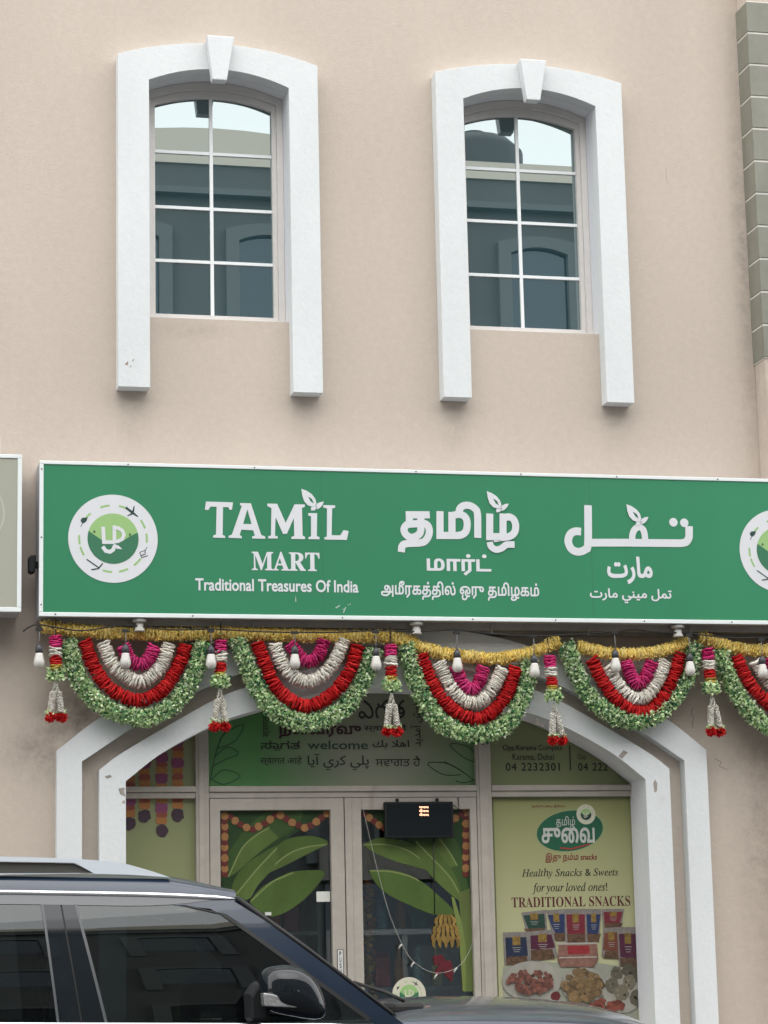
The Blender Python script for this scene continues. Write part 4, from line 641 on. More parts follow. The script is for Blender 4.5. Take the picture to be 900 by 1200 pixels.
# round shop emblem (drawn once, used on the sign twice, on the door sticker and on the snack poster)
EM_L = mat('pale_green_print', (.27, .45, .17), .45); EM_D = mat('deep_green_print', (.03, .15, .075), .45); EM_K = mat('dark_teal_print', (.012, .045, .035), .45); EM_W = LETTER
def emblem(parent, cx, cz, r, y, icons=True, mats=None):
    L_, D_, K_, W_ = mats or (EM_L, EM_D, EM_K, EM_W)
    e = obj('emblem', MB().disc(cx, cz, r, y-.001, y, 64), W_, parent); u = lambda a, b: (cx+(a-430)/363*r, cz-(b-438)/363*r)
    ring_ = MB()
    for a in (72, 104, 140, 27, 2, -44, -72, -100, 183, 203):
        a0, a1 = R(a-8), R(a+8); ring_.stroke([(cx+.757*r*math.cos(t), cz+.757*r*math.sin(t)) for t in (a0, (a0+a1)/2, a1)], .045*r, y-.0016, y-.0011)
    obj('dash', ring_, L_, e)
    ri = .572*r; obj('inner_disc', MB().disc(cx, cz, ri, y-.0015, y-.0011, 48), L_, e)
    hill = [(cx+ri*math.cos(t), cz+ri*math.sin(t)) for t in [R(163+k*(212/24)) for k in range(25)]]+[u(560, 420), u(500, 462), u(430, 480), u(340, 452), u(280, 412)]
    obj('hills', MB().prism(hill, y-.0021, y-.0016), D_, e)
    mono = MB().stroke([u(348, 342), u(356, 468), u(440, 468)], .085*r, y-.0032, y-.0024)
    mono.stroke([u(440, 330), u(440, 478)], .08*r, y-.0028, y-.0022).stroke([u(430, 352), u(470, 350), u(505, 372), u(518, 405), u(505, 440), u(470, 460), u(430, 462)], .08*r, y-.0036, y-.0033)
    mono.stroke([u(345, 505), u(370, 540), u(405, 548), u(430, 530), u(440, 505), u(455, 490)], .085*r, y-.0026, y-.0023).prism([u(440, 490), u(470, 492), u(505, 524), u(460, 522)], y-.0031, y-.0023)
    obj('monogram', mono, W_, e)
    if icons:
        pl_ = MB().prism([u(532, 190), u(545, 178), u(590, 208), u(636, 250), u(628, 256), u(580, 228)], y-.0018, y-.0011).prism([u(598, 165), u(606, 168), u(600, 222), u(584, 216)], y-.0022, y-.0017).prism([u(545, 246), u(550, 250), u(596, 232), u(584, 220)], y-.0026, y-.0016).prism([u(528, 186), u(542, 170), u(548, 176), u(540, 196)], y-.0030, y-.0017)
        obj('plane_icon', pl_, K_, e)
        obj('leaf_icon', MB().prism([u(166, 292), u(180, 272), u(225, 268), u(214, 300), u(190, 318), u(174, 312)], y-.0018, y-.0011).stroke([u(186, 310), u(168, 345)], .014*r, y-.0022, y-.0016), K_, e)
        obj('bird_icon', MB().stroke([u(216, 612), u(315, 680)], .028*r, y-.0018, y-.0011).stroke([u(345, 642), u(312, 686), u(255, 696)], .028*r, y-.0023, y-.0016), K_, e)
        obj('cart_icon', MB().stroke([u(650, 545), u(690, 530), u(708, 502)], .014*r, y-.0018, y-.0011).stroke([u(645, 545), u(662, 592), u(712, 572)], .016*r, y-.0022, y-.0016).stroke([u(655, 575), u(690, 560), u(690, 530)], .016*r, y-.0026, y-.0016), K_, e)
        for q_ in ([u(268, 392), u(278, 368), u(288, 390)], [u(556, 412), u(567, 385), u(576, 408)]): obj('tree_icon', MB().prism(q_, y-.0030, y-.0022), K_, e)
    return e
sk = D['R_STK']; st_ = thing('round_sticker', 'round white shop emblem sticker low on the right door pane', 'sticker', ((sk[0]+sk[2])/2, .236, sk[1]))
emblem(st_, (sk[0]+sk[2])/2, (sk[1]+sk[3])/2, (sk[2]-sk[0])/2, .2355, mats=(EM_L, EM_D, EM_K, mat('cream_print', (.55, .53, .42), .45)))
# LED message board hung inside the top of the right leaf
le = D['R_LED']; led = thing('led_message_board', 'black LED message board hung over the right door leaf with a lit orange patch', 'sign', (le[0], .17, le[1]))
obj('casing', MB().box(le[0], le[2], .152, .19, le[1], le[3]), BLACK, led, bevel=.006)
obj('screen', MB().box(le[0]+.015, le[2]-.015, .1505, .1519, le[1]+.015, le[3]-.015), mat('dark_led_screen', (.006, .010, .012), .6, spec=.15, var=.4, vscale=160), led)
lt = D['R_LEDT']; lb = MB()
for k in range(3):
    z = lt[3]-(lt[3]-lt[1])*(k/3)
    for j in range(6): lb.box(lt[0]+j*.0105, lt[0]+j*.0105+.008, .1492, .1503, z-.009-(.003 if j % 2 else 0), z)
    if k: lb.box(lt[0]+.006, lt[0]+.018, .1492, .1503, z+.003, z+.008)
obj('lit_dots', lb, mat('lit_led', (1, .50, .30), .5, emit=1.6), led)
for xx in (le[0]+.09, le[2]-.10): obj('bracket', MB().box(xx-.007, xx+.007, .16, .1935, le[3], le[3]+.022), BLACK, led)
tag(obj('power_cord', MB().tube([(x, .2, z) for x, z in D['MIRRCORD']], .004, 6).tube([(le[2]-.045+.09, .19, 2.428), (le[2]+.045, .185, 2.35), (le[2]-.01, .18, 2.39)], .0035, 6), CABLE, at=(2.57, .2, 2.16)), 'thin black cord hanging from the LED message board', 'cord')
ms = thing('marigold_strand', 'strand of orange marigold heads hanging behind the left edge of the right door pane', 'flower strand', (2.19, .42, 1.95))
mo_ = MB(); rnd_ = random.Random(77)
for k in range(44):
    g = rnd_.uniform(.6, 1.2); rr_ = rnd_.uniform(.022, .030); mo_.lathe([(rr_*.3, -rr_*.8), (rr_*.85, -rr_*.45), (rr_, 0), (rr_*.85, rr_*.45), (rr_*.3, rr_*.8)], 2.19+rnd_.uniform(-.02, .02)+.012*(k % 2), .42+rnd_.uniform(-.015, .015), 1.02+k*.0205, 9, col=tuple(v*g for v in rnd_.choice(((.45, .20, .03), (.40, .26, .05), (.30, .10, .03)))))
obj('marigold_heads', mo_, PETALM, ms); obj('thread', MB().tube([(2.196, .42, 1.0), (2.196, .42, 2.34)], .002, 5), CABLE, ms)
# fairy light string
ft = thing('fairy_light_string', 'drooping white fairy light string across the right door pane', 'light string', (2.4, .19, 1.4))
obj('wire', MB().tube([(p.x, .192, p.y) for p in catmull([(*p, 0) for p in D['FAIRY']], .03)], .0017, 6), mat('white_wire', (.36, .35, .31), .5), ft)
for x, z in D['FAIRYB']: obj('bulb', MB().tube([(x+.012, .19, z+.006), (x, .188, z-.006), (x-.008, .187, z-.022)], .0062, 6), mat('frosted_bulb', (.45, .45, .42), .4), ft)

# ------------------------------------------------------------------ snack poster
po = thing('snack_poster', 'yellow-green traditional snacks poster to the right of the doors', 'poster', (3.45, .24, .9))
pm = mat('poster_paper', (.27, .285, .10), .42); n_ = pm.node_tree.nodes; l_ = pm.node_tree.links
tcn = n_.new('ShaderNodeTexCoord'); sp = n_.new('ShaderNodeSeparateXYZ'); rp = n_.new('ShaderNodeValToRGB'); mr = n_.new('ShaderNodeMapRange')
mr.inputs[1].default_value = .25; mr.inputs[2].default_value = 1.55
rp.color_ramp.elements[0].color = (.43, .43, .26, 1); rp.color_ramp.elements[1].color = (.245, .255, .098, 1)   # the print itself fades from cream to olive
l_.new(tcn.outputs['Object'], sp.inputs[0]); l_.new(sp.outputs[2], mr.inputs[0]); l_.new(mr.outputs[0], rp.inputs[0]); l_.new(rp.outputs[0], n_['Principled BSDF'].inputs['Base Color'])
P_ = D['POSTER']; obj('sheet', MB().box(2.998, 3.955, .2385, .2442, .34, 2.418), pm, po)
ov = D['OVAL']; oy = .2375; tilt = R(8)
def oval(cx, cz, a, b, t, n=48): return [(cx+a*math.cos(k*2*math.pi/n)*math.cos(t)-b*math.sin(k*2*math.pi/n)*math.sin(t), cz+a*math.cos(k*2*math.pi/n)*math.sin(t)+b*math.sin(k*2*math.pi/n)*math.cos(t)) for k in range(n)]
bd = obj('badge', MB().prism(oval(ov[0]+.008, ov[1]+.002, .242, .138, tilt), oy, oy+.0009), mat('badge_rim', (.26, .30, .14), .45), po)
obj('badge_field', MB().prism(oval(ov[0], ov[1], .228, .130, tilt), oy-.0007, oy-.0001), mat('badge_green', (.010, .09, .045), .4), bd)
emblem(po, *D['P_badge'], .065, oy-.0012, False, mats=(EM_L, EM_K, EM_K, mat('cream_print', (.42, .42, .36), .45)))
WI = mat('white_ink', (.45, .46, .42), .5); RI = mat('dark_red_ink', (.16, .02, .015), .5); BI = mat('black_poster_ink', (.010, .010, .010), .5); MI = mat('maroon_poster_ink', (.085, .008, .014), .5)
text('\u0ba4\u0bae\u0bbf\u0bb4\u0bcd', D['P_tam'], oy-.0012, WI, po)
text('\u0b9a\u0bc1\u0bb5\u0bc8'.replace('\u0bb5\u0bc8', '\u0bc8\u0bb5'), D['P_suvai'], oy-.0014, WI, po, bold=.025)
sw = D['P_suvai']; obj('red_swoosh', MB().stroke([(sw[0]+.12, sw[1]-.028), (sw[0]+.2, sw[1]-.036), (sw[0]+.33, sw[1]-.005)], .009, oy-.0016, oy-.0012), mat('red_print', (.3, .03, .02), .5), po)
text('\u0ba8\u0bae\u0bcd\u0bae\u0bc1\u0b9f\u0bc8\u0baf \u0ba8\u0bbf\u0bb2\u0bae\u0bcd..', D['P_top'], .2375, RI, po, bold=.02)
text('\u0b87\u0ba4\u0bc1 \u0ba8\u0bae\u0bcd\u0bae snacks', D['P_iru'], .2375, RI, po, bold=.02, shear=.1)
text(serif('Healthy Snacks & Sweets', 0x1D434), D['P_heal'], .2375, BI, po, bold=.008); text(serif('for your loved ones!', 0x1D434), D['P_forr'], .2375, BI, po, bold=.008)
text(serif('TRADITIONAL SNACKS'), D['P_trad'], .2375, MI, po)
PK = {'green': (.014, .045, .032), 'blue': (.018, .030, .085), 'red': (.15, .016, .026), 'navy': (.012, .020, .045), 'plum': (.065, .010, .030), 'rust': (.14, .04, .024)}
clampx = lambda L: [(min(max(x, 3.0), 3.953), max(z, .345)) for x, z in L]
obj('printed_tablecloth', MB().prism(clampx(D['CLOTH']), .2376, .2382), mat('pale_cloth_print', (.27, .28, .22), .5, var2=.2, v2scale=6), po)
for j, (L, c) in enumerate(D['PACKS']):
    L = clampx(L); y = .2370-.0005*j; x0 = min(p[0] for p in L); x1 = max(p[0] for p in L); z0 = min(p[1] for p in L); z1 = max(p[1] for p in L)
    pk = obj('printed_packet', MB().prism(L, y, y+.0003), mat('pouch_print', (.19, .17, .155), .4, var=.3, vscale=40), po)
    mid = lambda L, f0, f1: [(x0+(p[0]-x0)*.84+(x1-x0)*.08, z0+(z1-z0)*(f0+(f1-f0)*((p[1]-z0)/max(z1-z0, 1e-4)))) for p in L]
    obj('pouch_front', MB().prism(mid(L, .24 if j != 6 else .36, .84), y-.0002, y-.00005), mat('pouch_%s_print' % c, PK[c], .4, var=.3, vscale=30), pk)
    obj('pouch_contents', MB().prism(mid(L, .02, .27 if j != 6 else .38), y-.00048, y-.00036), mat('snack_contents_print', (.10, .055, .03), .4, var=.8, vscale=55), pk)
    xm = (x0+x1)/2; wq = (x1-x0)*.15; obj('pouch_label', MB().box(xm-wq, xm+wq, y-.00035, y-.00022, z0+(z1-z0)*.60, z0+(z1-z0)*.86), mat('pouch_label_print', (.21, .13, .03), .4, var=.6, vscale=60), pk)
    for q_ in range(3): obj('pouch_text', MB().box(xm-wq*(1.1-.2*q_), xm+wq*(1.1-.2*q_), y-.00034, y-.00023, z0+(z1-z0)*(.52-.06*q_), z0+(z1-z0)*(.535-.06*q_)), mat('pouch_text_print', (.28, .27, .25), .4), pk)
tb = obj('printed_tub', MB().prism(D['TUB'], .2317, .2321), mat('tub_print', (.20, .10, .075), .4, var=.5, vscale=35), po)
tx = [p[0] for p in D['TUB']]; tz = [p[1] for p in D['TUB']]
obj('tub_label', MB().box(min(tx)+.07, max(tx)-.06, .2309, .2315, min(tz)+.085, max(tz)-.02), mat('tub_red_print', (.24, .02, .025), .4, var=.3, vscale=40), tb)
obj('tub_rim', MB().box(min(tx)+.004, max(tx)-.004, .2312, .2316, max(tz)-.012, max(tz)).box(min(tx)+.01, max(tx)-.01, .2312, .2316, min(tz)+.06, min(tz)+.068), mat('tub_rim_print', (.33, .30, .27), .4), tb)
for (c, a, b) in D['PLATES']:
    cx_ = c[0]; L = [(min(max(x, 3.0), 3.953), max(z, .36)) for x, z in oval(cx_, c[1], a, b, 0, 36)]
    obj('printed_plate', MB().prism(L, .2313-.0003*D['PLATES'].index((c, a, b)), .2320), mat('plate_print', (.29, .28, .24), .45, var2=.15, v2scale=8) if a > .15 or True else None, po)
hc = {'red': (.15, .055, .038), 'nut': (.15, .095, .042), 'ball': (.15, .135, .09), 'chip': (.17, .045, .028), 'berry': (.10, .013, .013)}
for k, L in D['HEAPS'].items():
    mb = MB()
    for j, (x, z, r) in enumerate(L):
        if x-r < 3.0 or x > 3.95 or z-r < .36: continue
        n = 9 if k != 'ball' else 18; q_ = [(min(x+r*random.uniform(.82, 1.1)*math.cos(2*math.pi*i/n), 3.953), z+r*random.uniform(.82, 1.1)*math.sin(2*math.pi*i/n)) for i in range(n)]
        g = random.uniform(.45, 1.45); c = tuple(v*g for v in hc[k])
        y = .2298-.00012*j; mb.prism(q_, y-.00005, y+.00005, col=c)
        if k in ('ball', 'nut'):
            for _ in range(4 if k == 'ball' else 2):
                px, pz = x+random.uniform(-.5, .5)*r, z+random.uniform(-.5, .5)*r; h = r*.16; gz = random.choice((.35, 1.5)); cc = tuple(v*gz for v in c)
                mb.prism([(px-h, pz-h*.6), (px+h, pz-h), (px+h*.7, pz+h), (px-h*.8, pz+h*.7)], y-.0001, y-.00006, col=cc)
    obj('printed_snack_heap', mb, mat('snack_print', (1, 1, 1), .5, tint=True, var=.25, vscale=120), po)

# ------------------------------------------------------------------ the green lightbox sign
sg = thing('shop_sign', 'long green lightbox shop sign with white English, Tamil and Arabic lettering', 'sign', (2.66, -.16, 3.5))
SX0, SX1, SZ0, SZ1 = 0.0, 5.33, 3.508, 4.484
obj('casing', MB().box(SX0+.002, 4.855, -.285, -.015, SZ0+.004, SZ1-.003).box(4.8552, SX1-.002, -.285, -.216, SZ0+.004, SZ1-.003), GREYMETAL, sg)
def frame_ring(mb, x0, x1, z0, z1, w_, y0, y1):
    mb.box(x0, x1, y0, y1, z0, z0+w_).box(x0, x1, y0, y1, z1-w_*.85, z1).box(x0, x0+w_*.95, y0, y1, z0+w_+.0004, z1-w_*.85-.0004).box(x1-w_*.95, x1, y0, y1, z0+w_+.0004, z1-w_*.85-.0004)
fmx = MB(); frame_ring(fmx, SX0, SX1, SZ0, SZ1, .026, -.306, -.2855); fo = obj('frame', fmx, WHITEALU, sg, bevel=.003)
scr = MB()
for x in (.55, 1.35, 2.4, 3.1, 3.75, 4.45): scr.lathe([(.005, 0), (.005, -.002)], x, -.306, SZ1-.011, 8, 'y'); 
for x in (.10, .95, 1.9, 2.75, 3.3, 3.9, 4.5): scr.lathe([(.005, 0), (.005, -.002)], x, -.306, SZ0+.013, 8, 'y')
for z in (4.43, 4.0, 3.58): scr.lathe([(.005, 0), (.005, -.002)], .013, -.306, z, 8, 'y')
obj('screw', scr, mat('rusty_screw', (.09, .07, .05), .6), fo)
fp = obj('face_panel', MB().box(SX0+.024, SX1-.024, -.300, -.2853, SZ0+.025, SZ1-.021), SIGNGREEN, sg)
for x in (1.78, 3.56): obj('panel_seam', MB().box(x-.0012, x+.0012, -.3006, -.2999, SZ0+.027, SZ1-.023), mat('seam_line', (.028, .15, .078), .5), fp)
for q_ in ([(1.857,3.585),(1.884,3.601),(1.888,3.596),(1.862,3.580)], [(1.905,3.553),(1.922,3.590),(1.926,3.588),(1.911,3.552)], [(1.930,3.60),(1.956,3.612),(1.957,3.607)], [(1.60,3.62),(1.604,3.66),(1.607,3.62)], [(1.895,3.575),(1.915,3.578),(1.915,3.573)]): obj('scuff', MB().prism(q_, -.3008, -.3), mat('scuffed_film', (.45, .50, .47), .6), fp)
LY = -.3012
for k, loops_ in enumerate(D['ENLET']): obj('letter' if k < 5 else 'leaf_mark', MB().prism(loops_, LY-.0015, LY), LETTER, sg)
for loops_ in D['TALEAF']+D['ARLEAF']: obj('leaf_mark', MB().prism(loops_, LY-.0042, LY-.0036), LETTER, sg)
mb = MB()
for j, (w_, pts_) in enumerate(D['TASTR']):
    p = [(q.x, q.y) for q in catmull([(*q, 0) for q in pts_], .012)] if len(pts_) > 3 else pts_
    mb.stroke(p, w_, LY-.0007-.0003*j, LY-.0003*j)
obj('lettering', mb, LETTER, sg); mb = MB()
for j, (w_, pts_) in enumerate(D['ARSTR']):
    p = [(q.x, q.y) for q in catmull([(*q, 0) for q in pts_], .012)] if len(pts_) > 3 else pts_
    mb.stroke(p, w_, LY-.0007-.0003*j, LY-.0003*j)
for x, z in D['ARDOT']: mb.disc(x, z, .029, LY-.001, LY, 20)
obj('lettering', mb, LETTER, sg)
text(serif('MART'), D['R_MART'], LY-.0005, LETTER, sg, bold=.012)
text('Traditional Treasures Of India', D['R_TRAD'], LY-.0005, LETTER, sg, bold=.022)
text('\u0bae\u0bbe\u0bb0\u0bcd\u0b9f\u0bcd', D['R_TAM2'], LY-.0005, LETTER, sg, bold=.03)
text('\u0b85\u0bae\u0bc0\u0bb0\u0b95\u0ba4\u0bcd\u0ba4\u0bbf\u0bb2\u0bcd \u0b92\u0bb0\u0bc1 \u0ba4\u0bae\u0bbf\u0bb4\u0b95\u0bae\u0bcd', D['R_TAM3'], LY-.0005, LETTER, sg, bold=.022)
text('\ufe95\ufead\ufe8e\ufee3', D['R_AR2'], LY-.0005, LETTER, sg, bold=.035)
text('\ufe95\ufead\ufe8e\ufee3 \ufef2\ufee8\ufef4\ufee3 \ufede\ufee4\ufe97', D['R_AR3'], LY-.0005, LETTER, sg, bold=.022)
emblem(sg, .4555, 4.0, .278, LY); emblem(sg, 4.858, 4.0, .278, LY)
obj('mounting_rail', MB().box(.02, 4.84, -.20, -.15, 3.470, 3.5115), DARKMETAL, sg); obj('mounting_rail', MB().box(.02, 4.84, -.08, -.03, 3.455, 3.5115), DARKMETAL, sg)
for x in (.6, 1.35, 2.15, 2.9, 3.55, 4.25): obj('hanger', MB().box(x-.006, x+.006, -.21, -.2005, 3.44, 3.511), DARKMETAL, sg)
# neighbour's sign and the small floodlight between the two
ns = thing('neighbour_sign', 'grey-beige lightbox sign cut off by the left edge, pale curl on it', 'sign', (-1.5, -.16, 3.53))
obj('casing', MB().box(-3.2, -.112, -.285, -.015, 3.537, 4.512), GREYMETAL, ns); fmx = MB(); frame_ring(fmx, -3.2, -.108, 3.533, 4.517, .028, -.306, -.2855); obj('frame', fmx, WHITEALU, ns, bevel=.003)
obj('face_panel', MB().box(-3.18, -.13, -.3, -.2853, 3.555, 4.495), GREYSIGN, ns)
obj('painted_curl', MB().stroke([(p.x, p.y) for p in catmull([(-.40, 4.32, 0), (-.28, 4.30, 0), (-.22, 4.18, 0), (-.24, 4.05, 0), (-.36, 3.92, 0)], .02)], .012, -.3012, -.3003), mat('pale_curl', (.42, .42, .36), .4), ns)
obj('mounting_post', MB().box(-.30, -.235, -.18, -.10, 4.513, 4.66), WHITEALU, ns)
L0 = D['LIGHT']; fl = thing('small_floodlight', 'small black floodlight fixed to the left end of the green sign', 'light', (L0[2], -.2, L0[1]))
obj('housing', MB().prism([(L0[0], L0[1]+.012), (L0[0]+.018, L0[1]), (L0[2]-.02, L0[1]+.005), (L0[2]-.014, L0[3]-.004), (L0[0]+.01, L0[3]-.006), (L0[0], L0[3]-.02)], -.25, -.16), BLACK, fl, bevel=.008); obj('bracket', MB().box(L0[2]-.014, L0[2]+.001, -.225, -.185, L0[1]+.035, L0[1]+.075), BLACK, fl)

# ------------------------------------------------------------------ lamp holders, cable and bulbs under the sign
for k, (x, lab) in enumerate(((.625, 'white batten lamp holder under the left end of the green sign'), (2.392, 'white batten lamp holder under the middle of the green sign'), (4.145, 'white batten lamp holder under the Arabic end of the green sign'))):
    t = thing('lamp_holder', lab, 'lamp holder', (x, -.25, 3.5), 'lamp holders under the sign')
    obj('base', MB().lathe([(.044, 0), (.044, -.018), (.034, -.022)], x, -.25, 3.505, 20), mat('white_bakelite', (.47, .455, .42), .4), t)
    obj('cup', MB().lathe([(.021, -.022), (.024, -.034), (.034, -.072), (.034, -.077)], x, -.25, 3.505, 20), mat('white_bakelite', (.47, .455, .42), .4), t)
tag(obj('light_cable', MB().tube([(p.x, -.27, p.y) for p in catmull([(*p, 0) for p in D['CABLE']], .04)], .0045, 6), CABLE, at=(2.3, -.27, 3.45)), 'black festoon cable strung along the underside of the green sign', 'cable')
where = ['left of the first tassel at the sign end', 'over the leftmost swag', 'beside the second tassel', 'over the swag under the English lettering', 'beside the third tassel, just left of it', 'over the middle swag below the lower yellow garland', 'beside the fourth tassel', 'over the swag under the Arabic lettering', 'left of the rightmost tassel', 'over the swag cut off by the right edge']
MB_ = mat('milk_white_bulb', (.54, .525, .485), .3); SOCK = mat('dark_bulb_socket', (.035, .037, .042), .45)
bp = None
for k, (top, bot) in enumerate(D['BULBS']):
    x, zt, zb = top[0], top[1], bot[1]
    t = thing('light_bulb', 'unlit white bulb on the cable, '+where[k], 'bulb', (x, -.27, zb), 'bulbs hung under the sign')
    h = .118
    obj('globe', MB().lathe([(.004, 0), (.019, .003), (.029, .012), (.0335, .028), (.0335, .040), (.031, .052), (.024, .085), (.022, .092)], x, -.27, zb, 18), MB_, t)
    obj('socket', MB().lathe([(.020, .0925), (.023, .094), (.023, .128), (.014, .140), (.006, .150)], x, -.27, zb, 14), SOCK, t)
    obj('drop_wire', MB().tube([(x, -.27, zb+.15), (x+.003, -.27, (zb+zt)/2+.06), (x, -.27, zt)], .0032, 5), mat('grey_drop_wire', (.14, .14, .14), .6), t)
    obj('cable_clip', MB().box(x-.022, x+.022, -.277, -.2635, zt-.006, zt+.012), CABLE, t)

# ------------------------------------------------------------------ paper flower garlands
def petal_strand(mb, pts, y, r, cols, step=.0115, seed=0):
    """soft pleated petal rings threaded one after another along the curve."""
    rnd = random.Random(seed); P = catmull([(p[0], y, p[1]) for p in pts], step); n = 26
    for i, p in enumerate(P):
        t = (P[min(i+1, len(P)-1)]-P[max(i-1, 0)]).normalized()
        t = (t+Vector((rnd.gauss(0, .12), rnd.gauss(0, .12), rnd.gauss(0, .12)))).normalized()
        a = t.orthogonal().normalized(); b = t.cross(a); ph = rnd.random()*6.28; rr = r*rnd.uniform(.91, 1.06)
        vs = []; fr_ = rnd.choice((3, 4, 5)); amp = step*rnd.uniform(.12, .3); jit = [rnd.uniform(-.11, .08) for _ in range(n)]
        for q, f in ((.60, -.62), (.90, -.30), (1.0, .05), (.90, .36), (.60, .66)):
            for k in range(n):
                an = 2*math.pi*k/n; rad = rr*q*(1+jit[k]*(1.0 if q > .9 else .4))
                vs.append(p+(a*math.cos(an)+b*math.sin(an))*rad+t*(step*f+amp*math.sin(fr_*an+ph)+rnd.uniform(-.07, .07)*step))
        c0 = rnd.choice(cols); g = rnd.uniform(.9, 1.08)
        for q in range(4):
            for k in range(n):
                gg = g*(1+jit[k]*1.2); mb.add([vs[q*n+k], vs[(q+1)*n+k], vs[(q+1)*n+(k+1) % n], vs[q*n+(k+1) % n]], [(0, 1, 2, 3)], tuple(v*gg for v in c0), True)
def leaf_clump(mb, p, t, r, rnd, cols, size):
    a = t.orthogonal().normalized(); b = t.cross(a); an = rnd.random()*6.283
    o = (a*math.cos(an)+b*math.sin(an)); q = p+o*r*rnd.uniform(.45, 1.0)+t*rnd.uniform(-.01, .01)
    dv = (o*rnd.uniform(.3, 1)+Vector((rnd.gauss(0, .6), rnd.gauss(0, .6), rnd.gauss(0, .6)))).normalized(); sd = dv.cross(Vector((rnd.gauss(0, 1), rnd.gauss(0, 1), rnd.gauss(0, 1)))).normalized()
    nn = dv.cross(sd); s_ = size*rnd.uniform(.6, 1.25); c0 = rnd.choice(cols); g = rnd.uniform(.75, 1.25); c = tuple(v*g for v in c0)
    mb.add([q, q+dv*s_*.45+sd*s_*.42+nn*s_*.12, q+dv*s_*1.05+nn*s_*.3, q+dv*s_*.45-sd*s_*.42+nn*s_*.12, q+dv*s_*.5], [(0, 1, 4), (1, 2, 4), (2, 3, 4), (3, 0, 4)], c, False)
GREENS = [(.60, .74, .42), (.70, .80, .52), (.52, .70, .36), (.42, .60, .28), (.66, .78, .48), (.05, .17, .08), (.03, .12, .06), (.80, .86, .68), (.62, .76, .44), (.20, .42, .20)]
def green_strand(mb, pts, y, r, seed, per=44):
    rnd = random.Random(seed); P = catmull([(p[0], y, p[1]) for p in pts], .011)
    for i, p in enumerate(P):
        t = (P[min(i+1, len(P)-1)]-P[max(i-1, 0)]).normalized()
        for _ in range(per): leaf_clump(mb, p, t, r, rnd, GREENS, .0215)
def yellow_strand(mb, pts, y, r, seed):
    rnd = random.Random(seed); petal_strand(mb, pts, y, r*.86, [(.94, .77, .26), (.96, .82, .34)], step=.013, seed=seed+7); P = catmull([(p[0], y, p[1]) for p in pts], .009)
    for i, p in enumerate(P):
        t = (P[min(i+1, len(P)-1)]-P[max(i-1, 0)]).normalized(); a = t.orthogonal().normalized(); b = t.cross(a)
        for _ in range(11):
            an = rnd.random()*6.283; o = a*math.cos(an)+b*math.sin(an); sd = t.cross(o).normalized()
            dv = (o+t*rnd.gauss(0, .35)+sd*rnd.gauss(0, .3)).normalized(); wd = rnd.uniform(.004, .0085); rr = r*rnd.uniform(.8, 1.12)
            side = (sd+t*rnd.gauss(0, .7)).normalized()*wd; g = rnd.uniform(.75, 1.2); c = tuple(v*g for v in rnd.choice(((.94, .77, .25), (.96, .83, .36), (.90, .69, .18))))
            mb.add([p-side*.4, p+side*.4, p+dv*rr*.6+side, p+dv*rr+side*.5+t*rnd.gauss(0, .008), p+dv*rr-side*.5, p+dv*rr*.6-side], [(0, 1, 2, 5), (5, 2, 3, 4)], c, False)
PETAL = mat('paper_petal', (1, 1, 1), .85, spec=.12, tint=True); n_ = PETAL.node_tree.nodes; l_ = PETAL.node_tree.links
tl = n_.new('ShaderNodeBsdfTranslucent'); mxs = n_.new('ShaderNodeMixShader'); mxs.inputs[0].default_value = .38     # thin paper lets light through
l_.new([x for x in n_ if x.type == 'ATTRIBUTE'][0].outputs['Color'], tl.inputs[0]); l_.new(n_['Principled BSDF'].outputs[0], mxs.inputs[1]); l_.new(tl.outputs[0], mxs.inputs[2]); l_.new(mxs.outputs[0], n_['Material Output'].inputs[0])
RED = [(.62, .026, .028), (.68, .04, .038), (.52, .018, .022)]; WHT = [(.86, .84, .76), (.90, .88, .82), (.82, .79, .71)]; PNK = [(.68, .055, .23), (.74, .085, .29), (.58, .04, .18)]; YLW = [(.62, .44, .09), (.66, .5, .14)]
GL = ["layered paper flower swag at the left end, under the sign's round emblem", "layered paper flower swag under the English lettering, hiding part of the maroon greeting", "middle layered paper flower swag, hung below the drooping yellow garland", "layered paper flower swag under the Arabic lettering, over the right shoulder of the arch", "layered paper flower swag cut off by the right edge of the photo"]
for i, g in enumerate(D['GARLANDS']):
    lo = min(g['green'], key=lambda p: p[1]); t = thing('flower_swag', GL[i], 'flower garland', (lo[0], -.2, g['green'][0][1]), 'flower swags under the sign')
    for j, (k, r, cols) in enumerate((('green', .047, None), ('red', .047, RED), ('white', .047, WHT), ('pink', .046, PNK))):
        mb = MB(); yy = -.205-.004*j
        if k == 'green': green_strand(mb, g[k], yy, .052, 100+i)
        else: petal_strand(mb, g[k], yy, r, cols, seed=200+i*10+j)
        obj('%s_strand' % k, mb, PETAL, t)
YL = ['yellow fringe garland over the leftmost swag', 'yellow fringe garland over the swag under the English lettering', 'yellow garland sagging below the cable over the middle swag', None, 'yellow garland over the swag under the Arabic lettering', 'yellow garland at the right edge under the second round emblem']
for i in (0, 1, 2, 4, 5):
    mb = MB(); yellow_strand(mb, D['YEL%d' % i], -.20, .047, 300+i)
    tag(obj('yellow_garland', mb, PETAL, at=(D['YEL%d' % i][0][0], -.2, D['YEL%d' % i][0][1])), YL[i], 'garland', 'yellow garlands under the sign')
TL = ['paper flower tassel at the left end of the sign, two red blooms below', 'paper flower tassel between the two left swags', 'paper flower tassel in front of the fanlight beside the Hindi greeting', 'paper flower tassel over the right curve of the inner arch', 'rightmost paper flower tassel, over bare wall beside the arch']
